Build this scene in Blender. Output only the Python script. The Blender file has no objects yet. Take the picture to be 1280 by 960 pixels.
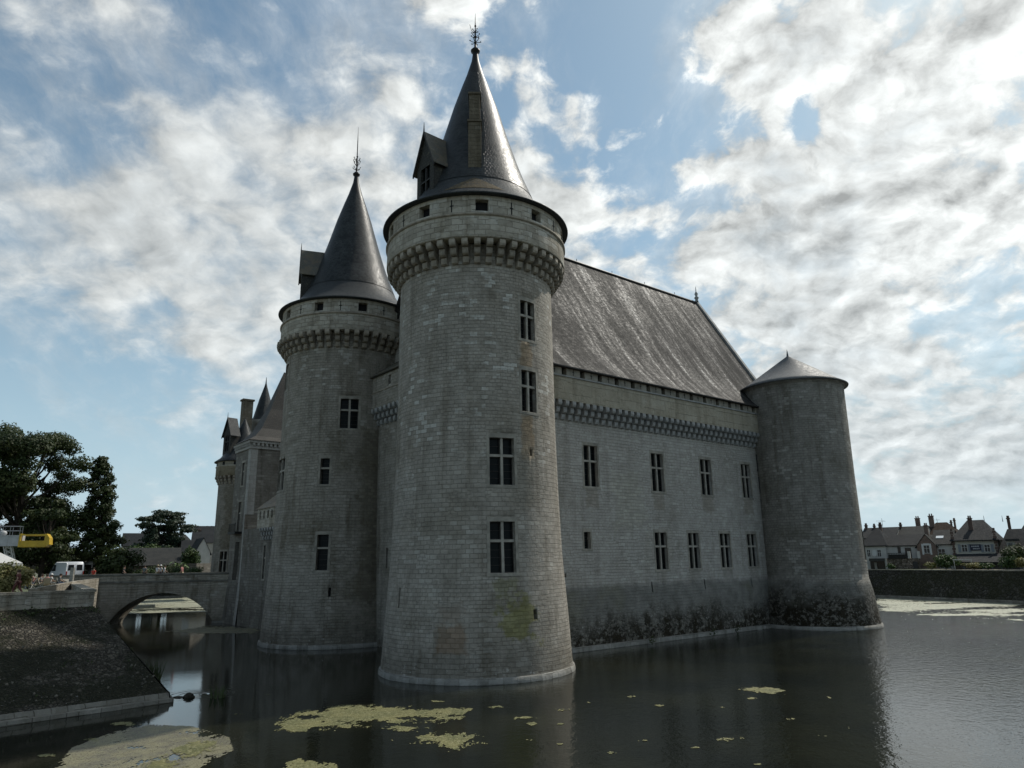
import bpy, bmesh, math, random
from math import sin, cos, tan, pi, radians, degrees, hypot, atan2, asin, sqrt, exp
from mathutils import Vector, Matrix, Euler, noise
R = radians
rnd = random.Random(7)
sc = bpy.context.scene
col = sc.collection

# ------------------------------------------------------------------ camera
FPX = 887.0; PITCH = math.atan(220/887.0); ROLL = R(0.9); EYE = 6.5
camd = bpy.data.cameras.new('camera'); cam = bpy.data.objects.new('camera', camd); col.objects.link(cam)
camd.sensor_width = 36; camd.lens = FPX/1280*36; camd.clip_start = .1; camd.clip_end = 20000
cam.location = (0, 0, EYE)
cam.rotation_euler = (Matrix.Rotation(pi/2+PITCH, 3, 'X') @ Matrix.Rotation(-ROLL, 3, 'Z')).to_euler()
sc.camera = cam

# ------------------------------------------------------------------ light
SUN_AZ, SUN_EL = 52.0, 50.0          # degrees right of the view axis (+Y), and up
sunl = bpy.data.lights.new('sun', 'SUN'); sun = bpy.data.objects.new('sun', sunl); col.objects.link(sun)
sunl.energy = 2.2; sunl.angle = R(1.2); sunl.color = (1, .95, .86)
sdir = Vector((sin(R(SUN_AZ))*cos(R(SUN_EL)), cos(R(SUN_AZ))*cos(R(SUN_EL)), sin(R(SUN_EL))))
sun.rotation_euler = (-sdir).to_track_quat('-Z', 'Y').to_euler()
sun.location = (40, 30, 80)
sc.view_settings.view_transform = 'Standard'; sc.view_settings.look = 'None'
sc.view_settings.gamma = 1; sc.view_settings.use_curve_mapping = False
sc.view_settings.exposure = 0.63

def ray(u, v):
    a = (u-640)/FPX; b = (480-v)/FPX; c, s = cos(-ROLL), sin(-ROLL)
    a, b = a*c-b*s, a*s+b*c
    return Vector((a, cos(PITCH)-b*sin(PITCH), sin(PITCH)+b*cos(PITCH)))
def atz(u, v, z=0.0):
    r = ray(u, v); t = (z-EYE)/r.z; return Vector((r.x*t, r.y*t, z))
def atd(u, v, D):
    r = ray(u, v); t = D/hypot(r.x, r.y); return Vector((r.x*t, r.y*t, EYE+r.z*t))

# ------------------------------------------------------------------ node helper
class NT:
    def __init__(s, tree): s.t = tree; s.n = tree.nodes; s.l = tree.links
    def new(s, typ, **kw):
        n = s.n.new(typ)
        for k, v in kw.items(): setattr(n, k, v)
        return n
    def put(s, sock, v):
        if isinstance(v, bpy.types.NodeSocket): s.l.new(v, sock)
        elif v is not None:
            if hasattr(sock.default_value, '__len__') and isinstance(v, (tuple, list)):
                if len(sock.default_value) == 4 and len(v) == 3: v = (*v, 1)
                sock.default_value = v
            else: sock.default_value = v
    def m(s, op, a, b=None, c=None, clamp=False):
        n = s.new('ShaderNodeMath', operation=op, use_clamp=clamp)
        s.put(n.inputs[0], a); s.put(n.inputs[1], b)
        if c is not None: s.put(n.inputs[2], c)
        return n.outputs[0]
    def vm(s, op, a, b=None, c=None):
        n = s.new('ShaderNodeVectorMath', operation=op)
        s.put(n.inputs[0], a)
        if b is not None:
            if op == 'SCALE': s.put(n.inputs[3], b)
            else: s.put(n.inputs[1], b)
        if c is not None: s.put(n.inputs[2], c)
        return n.outputs['Value'] if op in ('DOT_PRODUCT', 'LENGTH', 'DISTANCE') else n.outputs['Vector']
    def mix(s, f, a, b, mode='MIX'):
        n = s.new('ShaderNodeMix', data_type='RGBA', blend_type=mode, clamp_factor=True)
        s.put(n.inputs[0], f); s.put(n.inputs[6], a); s.put(n.inputs[7], b)
        return n.outputs[2]
    def ss(s, v, a, b, lo=0., hi=1.):
        n = s.new('ShaderNodeMapRange', interpolation_type='SMOOTHSTEP')
        s.put(n.inputs[0], v); s.put(n.inputs[1], a); s.put(n.inputs[2], b); s.put(n.inputs[3], lo); s.put(n.inputs[4], hi)
        return n.outputs[0]
    def noise(s, vec, scale, detail=4, rough=.55, dist=0., out='Fac'):
        n = s.new('ShaderNodeTexNoise')
        s.put(n.inputs['Vector'], vec); s.put(n.inputs['Scale'], scale); n.inputs['Detail'].default_value = detail
        n.inputs['Roughness'].default_value = rough; n.inputs['Distortion'].default_value = dist
        return n.outputs[out]
    def mapping(s, vec, loc=(0,0,0), sca=(1,1,1), rot=(0,0,0)):
        n = s.new('ShaderNodeMapping'); s.put(n.inputs[0], vec)
        n.inputs[1].default_value = loc; n.inputs[2].default_value = rot; n.inputs[3].default_value = sca
        return n.outputs[0]
    def sep(s, v):
        n = s.new('ShaderNodeSeparateXYZ'); s.put(n.inputs[0], v); return n.outputs
    def com(s, x, y, z):
        n = s.new('ShaderNodeCombineXYZ'); s.put(n.inputs[0], x); s.put(n.inputs[1], y); s.put(n.inputs[2], z); return n.outputs[0]

# ------------------------------------------------------------------ world: sky + clouds
world = bpy.data.worlds.new('World'); sc.world = world; world.use_nodes = True
W = NT(world.node_tree); W.n.clear()
outw = W.new('ShaderNodeOutputWorld'); bg = W.new('ShaderNodeBackground'); bg.inputs[1].default_value = 0.085
W.l.new(bg.outputs[0], outw.inputs[0])
sky = W.new('ShaderNodeTexSky', sky_type='NISHITA', sun_disc=False, sun_elevation=R(SUN_EL), sun_rotation=R(SUN_AZ))
sky.altitude = 100; sky.air_density = 1.1; sky.dust_density = 1.2; sky.ozone_density = 1.3
tc = W.new('ShaderNodeTexCoord')
d = W.vm('NORMALIZE', tc.outputs['Generated'])
dx, dy, dz = W.sep(d)[0:3]
den = W.m('MAXIMUM', W.m('ADD', dz, .46), .12)
P = W.com(W.m('DIVIDE', dx, den), W.m('DIVIDE', dy, den), 0.0)
# the places of the big cloud masses and blue gaps: lobes in world directions
dl = W.vm('NORMALIZE', W.vm('ADD', d, W.vm('SCALE', W.vm('SUBTRACT', W.noise(d, 5., 2, .6, out='Color'), (.5, .5, .5)), .22)))
CL0, CL1 = 5.15, 2.2
SKYT = (.76, .87, .79)
def lobe(az, el, sharp, amp):
    v = (sin(R(az))*cos(R(el)), cos(R(az))*cos(R(el)), sin(R(el)))
    return W.m('MULTIPLY', W.m('EXPONENT', W.m('MULTIPLY', W.m('SUBTRACT', W.vm('DOT_PRODUCT', dl, v), 1.), sharp)), amp)
LOBES = [  # azimuth, elevation, sharpness, amount  (plus = cloud, minus = blue)
 (8, 43, 130, -.19), (12, 35, 180, -.13), (11, 29, 500, -.08), (-33, 45, 70, -.12), (-20, 46, 200, -.10), (-25, 36, 200, -.12), (-33, 30, 260, -.09),
 (-38, 38, 300, .12), (-31, 38, 500, .08), (-15, 41, 160, .07), (-12, 32, 160, .08), (-24, 22, 36, .23), (-36, 24, 120, .14),
 (-2, 43, 200, .05), (5, 33, 200, .10), (3, 24, 100, .08), (19, 45, 130, .09), (17.5, 37, 900, .16), (23, 34, 90, .05), (32, 28, 60, .05),
 (24, 19, 40, .13), (34, 10, 60, .13), (-30, 10, 70, -.16), (25, 33, 1200, -.15), (14, 30, 1200, -.10), (27, 28, 1500, -.10), (60, 40, 12, .06)]
bias = None
for L in LOBES:
    v = lobe(*L); bias = v if bias is None else W.m('ADD', bias, v)
wv = W.noise(P, 4.0, 4, .6, out='Color')
Pw = W.vm('ADD', P, W.vm('SCALE', W.vm('SUBTRACT', wv, (.5, .5, .5)), .10))
def vor(vec, sc_, det):
    n = W.new('ShaderNodeTexVoronoi', feature='SMOOTH_F1'); W.put(n.inputs['Vector'], vec); n.inputs['Scale'].default_value = sc_
    n.inputs['Detail'].default_value = det; n.inputs['Roughness'].default_value = .55; n.inputs['Smoothness'].default_value = .7
    n.normalize = True
    return n.outputs['Distance']
def dens(vec, full=True):
    big = W.noise(vec, 3.1, 3, .55)
    fine = W.noise(vec, 10.5, 7 if full else 4, .60)
    puff = W.m('SUBTRACT', 1., vor(vec, 17., 1.))
    return W.m('ADD', W.m('MULTIPLY', big, .70), W.m('ADD', W.m('MULTIPLY', fine, .68), W.m('MULTIPLY', puff, .20)))
n0 = dens(Pw)
sx, sy = sin(R(SUN_AZ)), cos(R(SUN_AZ))
n0s = n0
n1 = dens(W.vm('ADD', Pw, (sx*.028, sy*.028, 0)))
dd = W.m('SUBTRACT', W.m('ADD', n0, W.m('MULTIPLY', bias, .85)), .255)
sund = W.m('MAXIMUM', W.vm('DOT_PRODUCT', d, tuple(sdir)), 0.)
far = W.ss(sund, .45, .92, 1., 0.)
alpha = W.ss(dd, .560, W.m('ADD', .645, W.m('MULTIPLY', far, .20)))
wsp = W.noise(W.mapping(Pw, sca=(1.6, .7, 1), rot=(0, 0, .6)), 3.0, 8, .68)
thin = W.ss(W.m('ADD', wsp, W.m('MULTIPLY', bias, .7)), .40, .78, 0, .55)
alpha = W.m('SUBTRACT', 1., W.m('MULTIPLY', W.m('SUBTRACT', 1., alpha), W.m('SUBTRACT', 1., thin)))
thick = W.ss(dd, .66, .92)
grad = W.m('MULTIPLY', W.m('SUBTRACT', n0, n1), W.m('SUBTRACT', 7., W.m('MULTIPLY', far, 3.5)))
sund = W.m('MAXIMUM', W.vm('DOT_PRODUCT', d, tuple(sdir)), 0.)
glow = W.m('POWER', sund, 4.)
core = W.m('MULTIPLY', W.m('MULTIPLY', thick, W.m('SUBTRACT', 1., W.m('MULTIPLY', far, .6))), W.ss(W.noise(Pw, 3.6, 5, .6), .44, .64))
lum = W.m('ADD', W.m('ADD', CL0, W.m('MULTIPLY', glow, CL1)), W.m('MULTIPLY', grad, 3.0))
lum = W.m('MULTIPLY', lum, W.m('SUBTRACT', 1., W.m('MULTIPLY', core, .36)))
lum = W.m('MAXIMUM', lum, 3.0)
cc = W.mix(core, (.97, 1., .985), (.84, .93, .98))
cloud = W.vm('SCALE', cc, lum)
skyc = W.mix(1., sky.outputs[0], SKYT, 'MULTIPLY')
c1 = W.mix(alpha, skyc, cloud)
hz = W.m('EXPONENT', W.m('MULTIPLY', W.m('MAXIMUM', dz, 0.), -5.5))
c1 = W.mix(W.m('MULTIPLY', hz, .9), skyc, (3.7, 4.9, 6.1))
c1 = W.mix(W.m('MULTIPLY', alpha, W.ss(dz, -.01, .10)), c1, cloud)
c2 = W.mix(W.m('MULTIPLY', hz, .45), c1, (4.5, 5.7, 6.5))
W.l.new(c2, bg.inputs[0])
world.cycles.sampling_method = 'MANUAL'; world.cycles.sample_map_resolution = 1024

# ------------------------------------------------------------------ materials
MATS = {}
def mat(name):
    m = bpy.data.materials.new(name); m.use_nodes = True
    t = NT(m.node_tree); t.n.clear()
    o = t.new('ShaderNodeOutputMaterial'); b = t.new('ShaderNodeBsdfPrincipled'); t.l.new(b.outputs[0], o.inputs[0])
    MATS[name] = m
    return m, t, b
def simple(name, c, rough=.7, var=.25, scale=3., metal=0., bump=0., spec=.5):
    m, t, b = mat(name)
    tcn = t.new('ShaderNodeTexCoord').outputs['Object']
    n = t.noise(tcn, scale, 5, .6)
    k = t.ss(n, .3, .7, 1-var, 1+var)
    t.put(b.inputs['Base Color'], t.vm('SCALE', (c[0], c[1], c[2]), k))
    b.inputs['Roughness'].default_value = rough; b.inputs['Metallic'].default_value = metal
    b.inputs['Specular IOR Level'].default_value = spec
    if bump:
        bn = t.new('ShaderNodeBump'); bn.inputs[0].default_value = bump; bn.inputs[1].default_value = .05
        t.put(bn.inputs['Height'], n); t.put(b.inputs['Normal'], bn.outputs[0])
    return m

def stone(name, dark, light, row=.265, bw=.47, warm=0., white=.5, plinth=None, patches=(), mort=.40, bv=.30, zwash=None, dirt=.5, pale_top=None):
    """coursed ashlar on UVs in metres, stains from object coordinates"""
    m, t, b = mat(name)
    tcn = t.new('ShaderNodeTexCoord'); uv = tcn.outputs['UV']; ob = tcn.outputs['Object']
    geo = t.new('ShaderNodeNewGeometry')
    z = t.sep(geo.outputs['Position'])[2]
    uvd = t.vm('ADD', uv, t.vm('SCALE', t.vm('SUBTRACT', t.noise(uv, .9, 3, .6, out='Color'), (.5, .5, .5)), .11))
    def brick(c1, c2, mc, sz=.018, sm=.35, off=.5, bias=0., w=bw, h=row, v=uvd):
        n = t.new('ShaderNodeTexBrick', offset=off)
        t.put(n.inputs['Vector'], v); t.put(n.inputs['Color1'], c1); t.put(n.inputs['Color2'], c2); t.put(n.inputs['Mortar'], mc)
        n.inputs['Scale'].default_value = 1; n.inputs['Mortar Size'].default_value = sz; n.inputs['Mortar Smooth'].default_value = sm
        n.inputs['Bias'].default_value = bias; n.inputs['Brick Width'].default_value = w; n.inputs['Row Height'].default_value = h
        return n
    bk = brick((0, 0, 0), (1, 1, 1), (.5, .5, .5))
    bkb = brick((0, 0, 0), (1, 1, 1), (.5, .5, .5), w=bw*.72, h=row*.82, off=.37)
    selm = t.ss(t.noise(ob, .33, 3, .6), .49, .52)
    g = t.m('ADD', t.m('MULTIPLY', t.sep(bk.outputs['Color'])[0], t.m('SUBTRACT', 1., selm)), t.m('MULTIPLY', t.sep(bkb.outputs['Color'])[0], selm))
    bfac = t.m('ADD', t.m('MULTIPLY', bk.outputs['Fac'], t.m('SUBTRACT', 1., selm)), t.m('MULTIPLY', bkb.outputs['Fac'], selm))
    big = t.noise(ob, .22, 4, .6); mid = t.noise(ob, 1.1, 5, .65); fine = t.noise(ob, 7., 5, .7)
    streak = t.noise(t.mapping(ob, sca=(1.3, 1.3, .12)), 1.0, 5, .6)
    k = t.m('ADD', t.m('MULTIPLY', g, bv), t.m('ADD', t.m('MULTIPLY', t.ss(mid, .3, .7), .40), t.m('MULTIPLY', fine, .26)))
    c = t.mix(k, dark, light)
    c = t.mix(t.m('MULTIPLY', t.ss(streak, .48, .70), dirt), c, t.mix(1., c, (.56, .53, .48), 'MULTIPLY'))
    c = t.mix(t.m('MULTIPLY', t.ss(big, .50, .72), dirt), c, t.mix(1., c, (.62, .60, .54), 'MULTIPLY'))
    # pale cleaned or replaced blocks, in clusters
    bk2 = brick((0, 0, 0), (1, 1, 1), (0, 0, 0), sz=.01)
    g2 = t.sep(bk2.outputs['Color'])[0]
    wb = t.m('MULTIPLY', t.ss(g2, .70, .80), t.ss(t.noise(ob, .5, 4, .6), .47, .60))
    if pale_top: wb = t.m('MULTIPLY', wb, t.ss(z, pale_top[0], pale_top[1], .30, 1.))
    c = t.mix(t.m('MULTIPLY', wb, white), c, (.50, .485, .44))
    c = t.mix(t.ss(t.noise(ob, 2.6, 6, .75), .50, .66, 0, .5), c, t.mix(1., c, (.66, .64, .60), 'MULTIPLY'))
    c = t.mix(t.ss(fine, .54, .72, 0, .6), c, t.mix(1., c, (.6, .59, .56), 'MULTIPLY'))
    c = t.mix(t.ss(t.noise(ob, 16., 3, .7), .66, .75, 0, .5), c, (.45, .44, .41))
    c = t.mix(t.m('MULTIPLY', t.m('MULTIPLY', bfac, t.ss(t.noise(ob, .8, 4, .6), .35, .62, .25, 1.)), mort), c, t.mix(1., c, (.30, .28, .25), 'MULTIPLY'))
    U, V2 = t.sep(uv)[0:2]
    for (u0, u1, z0, z1, pc, amt, *org) in patches:
        e = .28
        w_ = t.m('MULTIPLY', t.noise(ob, .9 if org else 1.7, 5, .7), 4.0 if org else .9)
        w0 = 2.0 if org else .45; e = .5 if org else .28
        du = t.m('SUBTRACT', t.m('ABSOLUTE', t.m('SUBTRACT', U, (u0+u1)/2)), (u1-u0)/2)
        dv = t.m('SUBTRACT', t.m('ABSOLUTE', t.m('SUBTRACT', V2, (z0+z1)/2)), (z1-z0)/2)
        dd_ = t.m('ADD', t.m('MAXIMUM', du, dv), t.m('SUBTRACT', w_, w0))
        msk = t.ss(dd_, -e*.6, e*.5, amt, 0.)
        c = t.mix(msk, c, t.mix(.75, c, t.mix(g, t.vm('SCALE', pc, .75), t.vm('SCALE', pc, 1.25))))
    h_extra = None
    if plinth:
        top, rubble = plinth
        zz = t.m('ADD', z, t.m('MULTIPLY', t.m('SUBTRACT', mid, .5), .8))
        # rendered plinth
        pm = t.ss(t.m('ADD', z, t.m('MULTIPLY', t.m('SUBTRACT', t.noise(ob, .9, 5, .7), .5), .9)), top-.35, top+.25, 1., 0.)
        rc = t.mix(t.ss(mid, .3, .7), (.115, .112, .10), (.20, .195, .175))
        rc = t.mix(t.ss(t.noise(ob, .35, 3), .55, .7, 0, .5), rc, (.13, .125, .08))
        c = t.mix(t.m('MULTIPLY', pm, .85), c, rc)
        vd = t.noise(t.mapping(ob, sca=(1, 1, 1.35)), 2.9, 5, .72)
        vd2 = t.noise(ob, 1.15, 4, .7)
        rz = t.ss(t.m('ADD', zz, t.m('MULTIPLY', t.m('SUBTRACT', t.noise(ob, .30, 6, .75), .5), 7.0)), rubble-1.6, rubble+1.2, 1., 0.)
        stonec = t.mix(t.ss(t.noise(ob, 4., 4, .6), .38, .62), (.085, .078, .062), (.24, .225, .19))
        rub = t.mix(t.ss(t.m('ADD', vd, t.m('MULTIPLY', vd2, .35)), .62, .74), stonec, (.026, .022, .015))
        moss = t.ss(t.m('ADD', vd2, t.m('MULTIPLY', vd, .18)), .585, .66)
        rub = t.mix(moss, rub, t.mix(t.noise(ob, 6., 3), (.016, .013, .008), (.045, .036, .018)))
        c = t.mix(rz, c, rub)
        vd = t.m('SUBTRACT', 1., t.ss(vd, .4, .6))
        wsp = t.m('MULTIPLY', t.ss(t.noise(ob, 5.5, 3, .6), .64, .68), t.ss(t.noise(ob, .6, 3), .45, .6))
        wsp = t.m('MULTIPLY', wsp, t.ss(z, rubble-1.5, rubble+2.2, 1., 0.))
        c = t.mix(t.m('MULTIPLY', wsp, .8), c, (.5, .49, .46))
        h_extra = t.m('MULTIPLY', t.m('MULTIPLY', rz, vd), 2.0)
    if zwash:   # damp dark band with pale crust near the waterline
        z0, z1 = zwash
        lim = t.ss(t.m('ADD', z, t.m('MULTIPLY', t.m('SUBTRACT', mid, .5), 2.2)), z0, z1, 1., 0.)
        c = t.mix(t.m('MULTIPLY', lim, .6), c, t.mix(1., c, (.50, .49, .46), 'MULTIPLY'))
        wsp = t.m('MULTIPLY', t.ss(t.noise(ob, 3.5, 4, .7), .60, .66), t.ss(z, .3, 1.7, 1., 0.))
        c = t.mix(t.m('MULTIPLY', wsp, .55), c, (.52, .51, .48))
    t.put(b.inputs['Base Color'], c)
    b.inputs['Roughness'].default_value = .9; b.inputs['Specular IOR Level'].default_value = .25
    h = t.m('ADD', t.m('MULTIPLY', bfac, -1.), t.m('ADD', t.m('MULTIPLY', g, .35), t.m('MULTIPLY', fine, .9)))
    h = t.m('ADD', h, t.m('MULTIPLY', t.noise(ob, 2.4, 4, .6), 1.0))
    if h_extra is not None: h = t.m('ADD', h, h_extra)
    bn = t.new('ShaderNodeBump'); bn.inputs[0].default_value = 1.; bn.inputs[1].default_value = .045
    t.put(bn.inputs['Height'], h); t.put(b.inputs['Normal'], bn.outputs[0])
    return m

def slate(name, c1, c2, rough=.38, row=.22, bw=.26, lichen=0., streaky=0., spec=.5, brown=0.):
    m, t, b = mat(name)
    tcn = t.new('ShaderNodeTexCoord'); uv = tcn.outputs['UV']; ob = tcn.outputs['Object']
    n = t.new('ShaderNodeTexBrick', offset=.5); t.put(n.inputs['Vector'], uv)
    t.put(n.inputs['Color1'], (0, 0, 0, 1)); t.put(n.inputs['Color2'], (1, 1, 1, 1)); t.put(n.inputs['Mortar'], (.2, .2, .2, 1))
    n.inputs['Scale'].default_value = 1; n.inputs['Mortar Size'].default_value = .012; n.inputs['Mortar Smooth'].default_value = .2
    n.inputs['Brick Width'].default_value = bw; n.inputs['Row Height'].default_value = row
    g = t.sep(n.outputs['Color'])[0]
    mid = t.noise(ob, .8, 5, .65)
    c = t.mix(t.m('ADD', t.m('MULTIPLY', g, .5), t.m('MULTIPLY', t.ss(mid, .3, .7), .5)), c1, c2)
    c = t.mix(t.m('MULTIPLY', n.outputs['Fac'], .7), c, (.01, .01, .01))
    rr = rough
    if streaky:
        st = t.noise(t.mapping(uv, sca=(1.15, .10, 1)), 1., 6, .7)
        st2 = t.noise(t.mapping(uv, sca=(.5, .09, 1), loc=(5, 2, 0)), 1., 4, .6)
        sp = t.noise(uv, 3.8, 5, .8)
        a = t.m('MULTIPLY', t.ss(t.m('ADD', st, t.m('MULTIPLY', st2, .6)), .86, 1.02), t.ss(sp, .42, .60))
        a0s = t.m('MULTIPLY', t.ss(t.m('ADD', st, t.m('MULTIPLY', st2, .6)), .72, .98), t.ss(sp, .40, .60))
        c = t.mix(t.m('MULTIPLY', a, streaky), c, (.40, .385, .36))
        c = t.mix(t.m('MULTIPLY', t.ss(t.noise(uv, 9., 3, .7), .64, .70), t.ss(t.noise(uv, .35, 3), .4, .7)), c, (.34, .33, .30))
    if lichen:
        a = t.ss(t.noise(ob, 2.3, 5, .75), .56, .68)
        c = t.mix(t.m('MULTIPLY', a, lichen), c, (.22, .20, .15))
    if brown:
        a = t.ss(t.noise(ob, 1.2, 4, .7), .45, .6)
        c = t.mix(t.m('MULTIPLY', a, brown), c, (.16, .11, .05))
    t.put(b.inputs['Base Color'], c)
    t.put(b.inputs['Roughness'], t.m('ADD', rr, t.m('MULTIPLY', t.m('SUBTRACT', g, .5), .16)))
    if streaky: t.put(b.inputs['Specular IOR Level'], t.m('ADD', .02, t.m('MULTIPLY', a0s, .20)))
    else: b.inputs['Specular IOR Level'].default_value = spec
    h = t.m('ADD', t.m('MULTIPLY', g, .8), t.m('ADD', t.m('MULTIPLY', n.outputs['Fac'], -.6), t.m('MULTIPLY', t.noise(uv, 5., 4, .7), 1.2)))
    bn = t.new('ShaderNodeBump'); bn.inputs[0].default_value = .7; bn.inputs[1].default_value = .022
    t.put(bn.inputs['Height'], h); t.put(b.inputs['Normal'], bn.outputs[0])
    return m

DK, LT = (.215, .195, .163), (.44, .405, .348)
# UV x of tower A is angle (radians from world +X) * 5.3
PA = -90.0
def ua(delta): return R(PHI_A + delta)*5.3
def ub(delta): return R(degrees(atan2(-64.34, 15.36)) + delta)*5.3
A_C = (-2.41, 46.74)
PHI_A = degrees(atan2(-A_C[1], -A_C[0]))
M_stoneA = stone('tower_stone', DK, LT, white=.95, zwash=(.6, 2.6), dirt=.6, pale_top=(9., 17.), patches=[
    (ua(31), ua(42), 12.4, 15.1, (.27, .19, .11), .85), (ua(31), ua(42), 18.1, 19.9, (.27, .19, .11), .9),
    (ua(22), ua(40), 9.5, 12.8, (.16, .145, .11), .55),
    (ua(-23), ua(-6), 1.6, 3.0, (.23, .15, .09), .8), (ua(-23), ua(-10), 2.9, 4.1, (.21, .155, .11), .5, 1),
    (ua(15), ua(36), 2.2, 4.3, (.185, .175, .05), .95, 1), (ua(12), ua(22), 3.8, 5.6, (.17, .165, .08), .7, 1),
    (ua(44), ua(49), 15.5, 19, (.13, .11, .09), .6)])
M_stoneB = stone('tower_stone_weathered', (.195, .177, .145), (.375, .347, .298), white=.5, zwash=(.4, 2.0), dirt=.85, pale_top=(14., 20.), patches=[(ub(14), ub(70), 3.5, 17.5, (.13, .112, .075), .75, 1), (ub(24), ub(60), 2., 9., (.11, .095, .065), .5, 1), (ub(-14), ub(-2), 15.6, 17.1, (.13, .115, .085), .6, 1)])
M_stoneC = stone('tower_stone_dark', (.165, .153, .132), (.335, .318, .282), white=.35, dirt=.7, plinth=(4.25, 3.2))
M_wall = stone('curtain_stone', (.31, .292, .26), (.47, .45, .41), row=.265, bw=.50, white=.5, dirt=.35, plinth=(4.5, 2.1), patches=[(9.48+a*1.012, 9.48+b_*1.012, 10.4, 11.85, (.20, .17, .125), .65) for a, b_ in ((2.1, 3.5), (9.9, 11.4), (16.6, 18.2), (22.9, 24.4))]+[(9.48+a*1.012, 9.48+b_*1.012, 4.5, 5.4, (.19, .175, .14), .5) for a, b_ in ((9.8, 11.3), (14.1, 15.6), (18.7, 20.2), (22.9, 24.4))]+[(14.6, 18.2, 8.6, 13.4, (.36, .345, .28), .55, 1), (17.5, 21.5, 5.5, 8.5, (.30, .28, .23), .4, 1)])
M_band = stone('parapet_stone', (.25, .226, .182), (.46, .425, .358), row=.42, bw=.95, white=.6, dirt=.75, mort=.6, bv=.75)
M_bandy = stone('parapet_plaster', (.275, .245, .185), (.40, .365, .29), row=.9, bw=3.0, white=.15, dirt=.55, mort=.25)
M_trim = simple('dressed_stone', (.245, .226, .188), .85, .3, 1.5, bump=.3)
M_mull = simple('mullion_stone', (.285, .265, .225), .85, .2, 2.5)
M_ledge = stone('base_course', (.16, .155, .14), (.36, .35, .32), row=.35, bw=.8, white=.2, dirt=.6, mort=.6)
M_corbel = simple('corbel_stone', (.27, .238, .19), .9, .3, 2.0, bump=.4)
M_corbelg = simple('corbel_stone_grey', (.26, .26, .25), .9, .25, 2.0, bump=.4)
M_pav = stone('pavilion_stone', (.13, .12, .105), (.235, .22, .19), row=.32, bw=.7, white=.2, dirt=.9)
M_quoin = stone('quoin_stone', (.30, .29, .27), (.42, .41, .38), row=.5, bw=.9, white=.3, dirt=.4)
M_bridge = stone('bridge_stone', (.23, .205, .165), (.40, .37, .31), row=.30, bw=.75, white=.35, dirt=.9, zwash=(.3, 1.6))
M_bridgec = simple('coping_dark_stone', (.13, .125, .105), .9, .4, 1.2, bump=.4)
M_cone = slate('cone_slate', (.014, .017, .018), (.050, .055, .057), rough=.40, lichen=.05, spec=.13)
M_pavroof = slate('pavilion_slate', (.045, .043, .040), (.085, .08, .072), rough=.7, lichen=.3, spec=.2)
M_skirt = slate('skirt_lead_slate', (.028, .032, .034), (.055, .060, .062), rough=.5, lichen=.08, spec=.12)
M_roof = slate('main_roof_slate', (.026, .025, .024), (.062, .059, .055), rough=.60, streaky=.9, lichen=.12, spec=.12)
M_roofC = slate('corner_roof_slate', (.10, .105, .108), (.17, .175, .18), rough=.6, lichen=.3, spec=.25)
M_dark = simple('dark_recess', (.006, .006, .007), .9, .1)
M_glass, tg, bgl = mat('leaded_window_glass')
_o = tg.new('ShaderNodeTexCoord').outputs['Object']
tg.put(bgl.inputs['Base Color'], tg.mix(tg.noise(_o, 1.5, 2), (.002, .003, .003), (.008, .011, .012)))
bgl.inputs['Roughness'].default_value = .3; bgl.inputs['Specular IOR Level'].default_value = .10
M_iron = simple('wrought_iron', (.02, .02, .02), .5, .2, metal=.6)
M_wood = simple('weathered_wood', (.035, .03, .026), .8, .3)
M_rust = slate('mossy_flashing', (.055, .045, .030), (.12, .085, .040), rough=.85, brown=.35)

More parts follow.
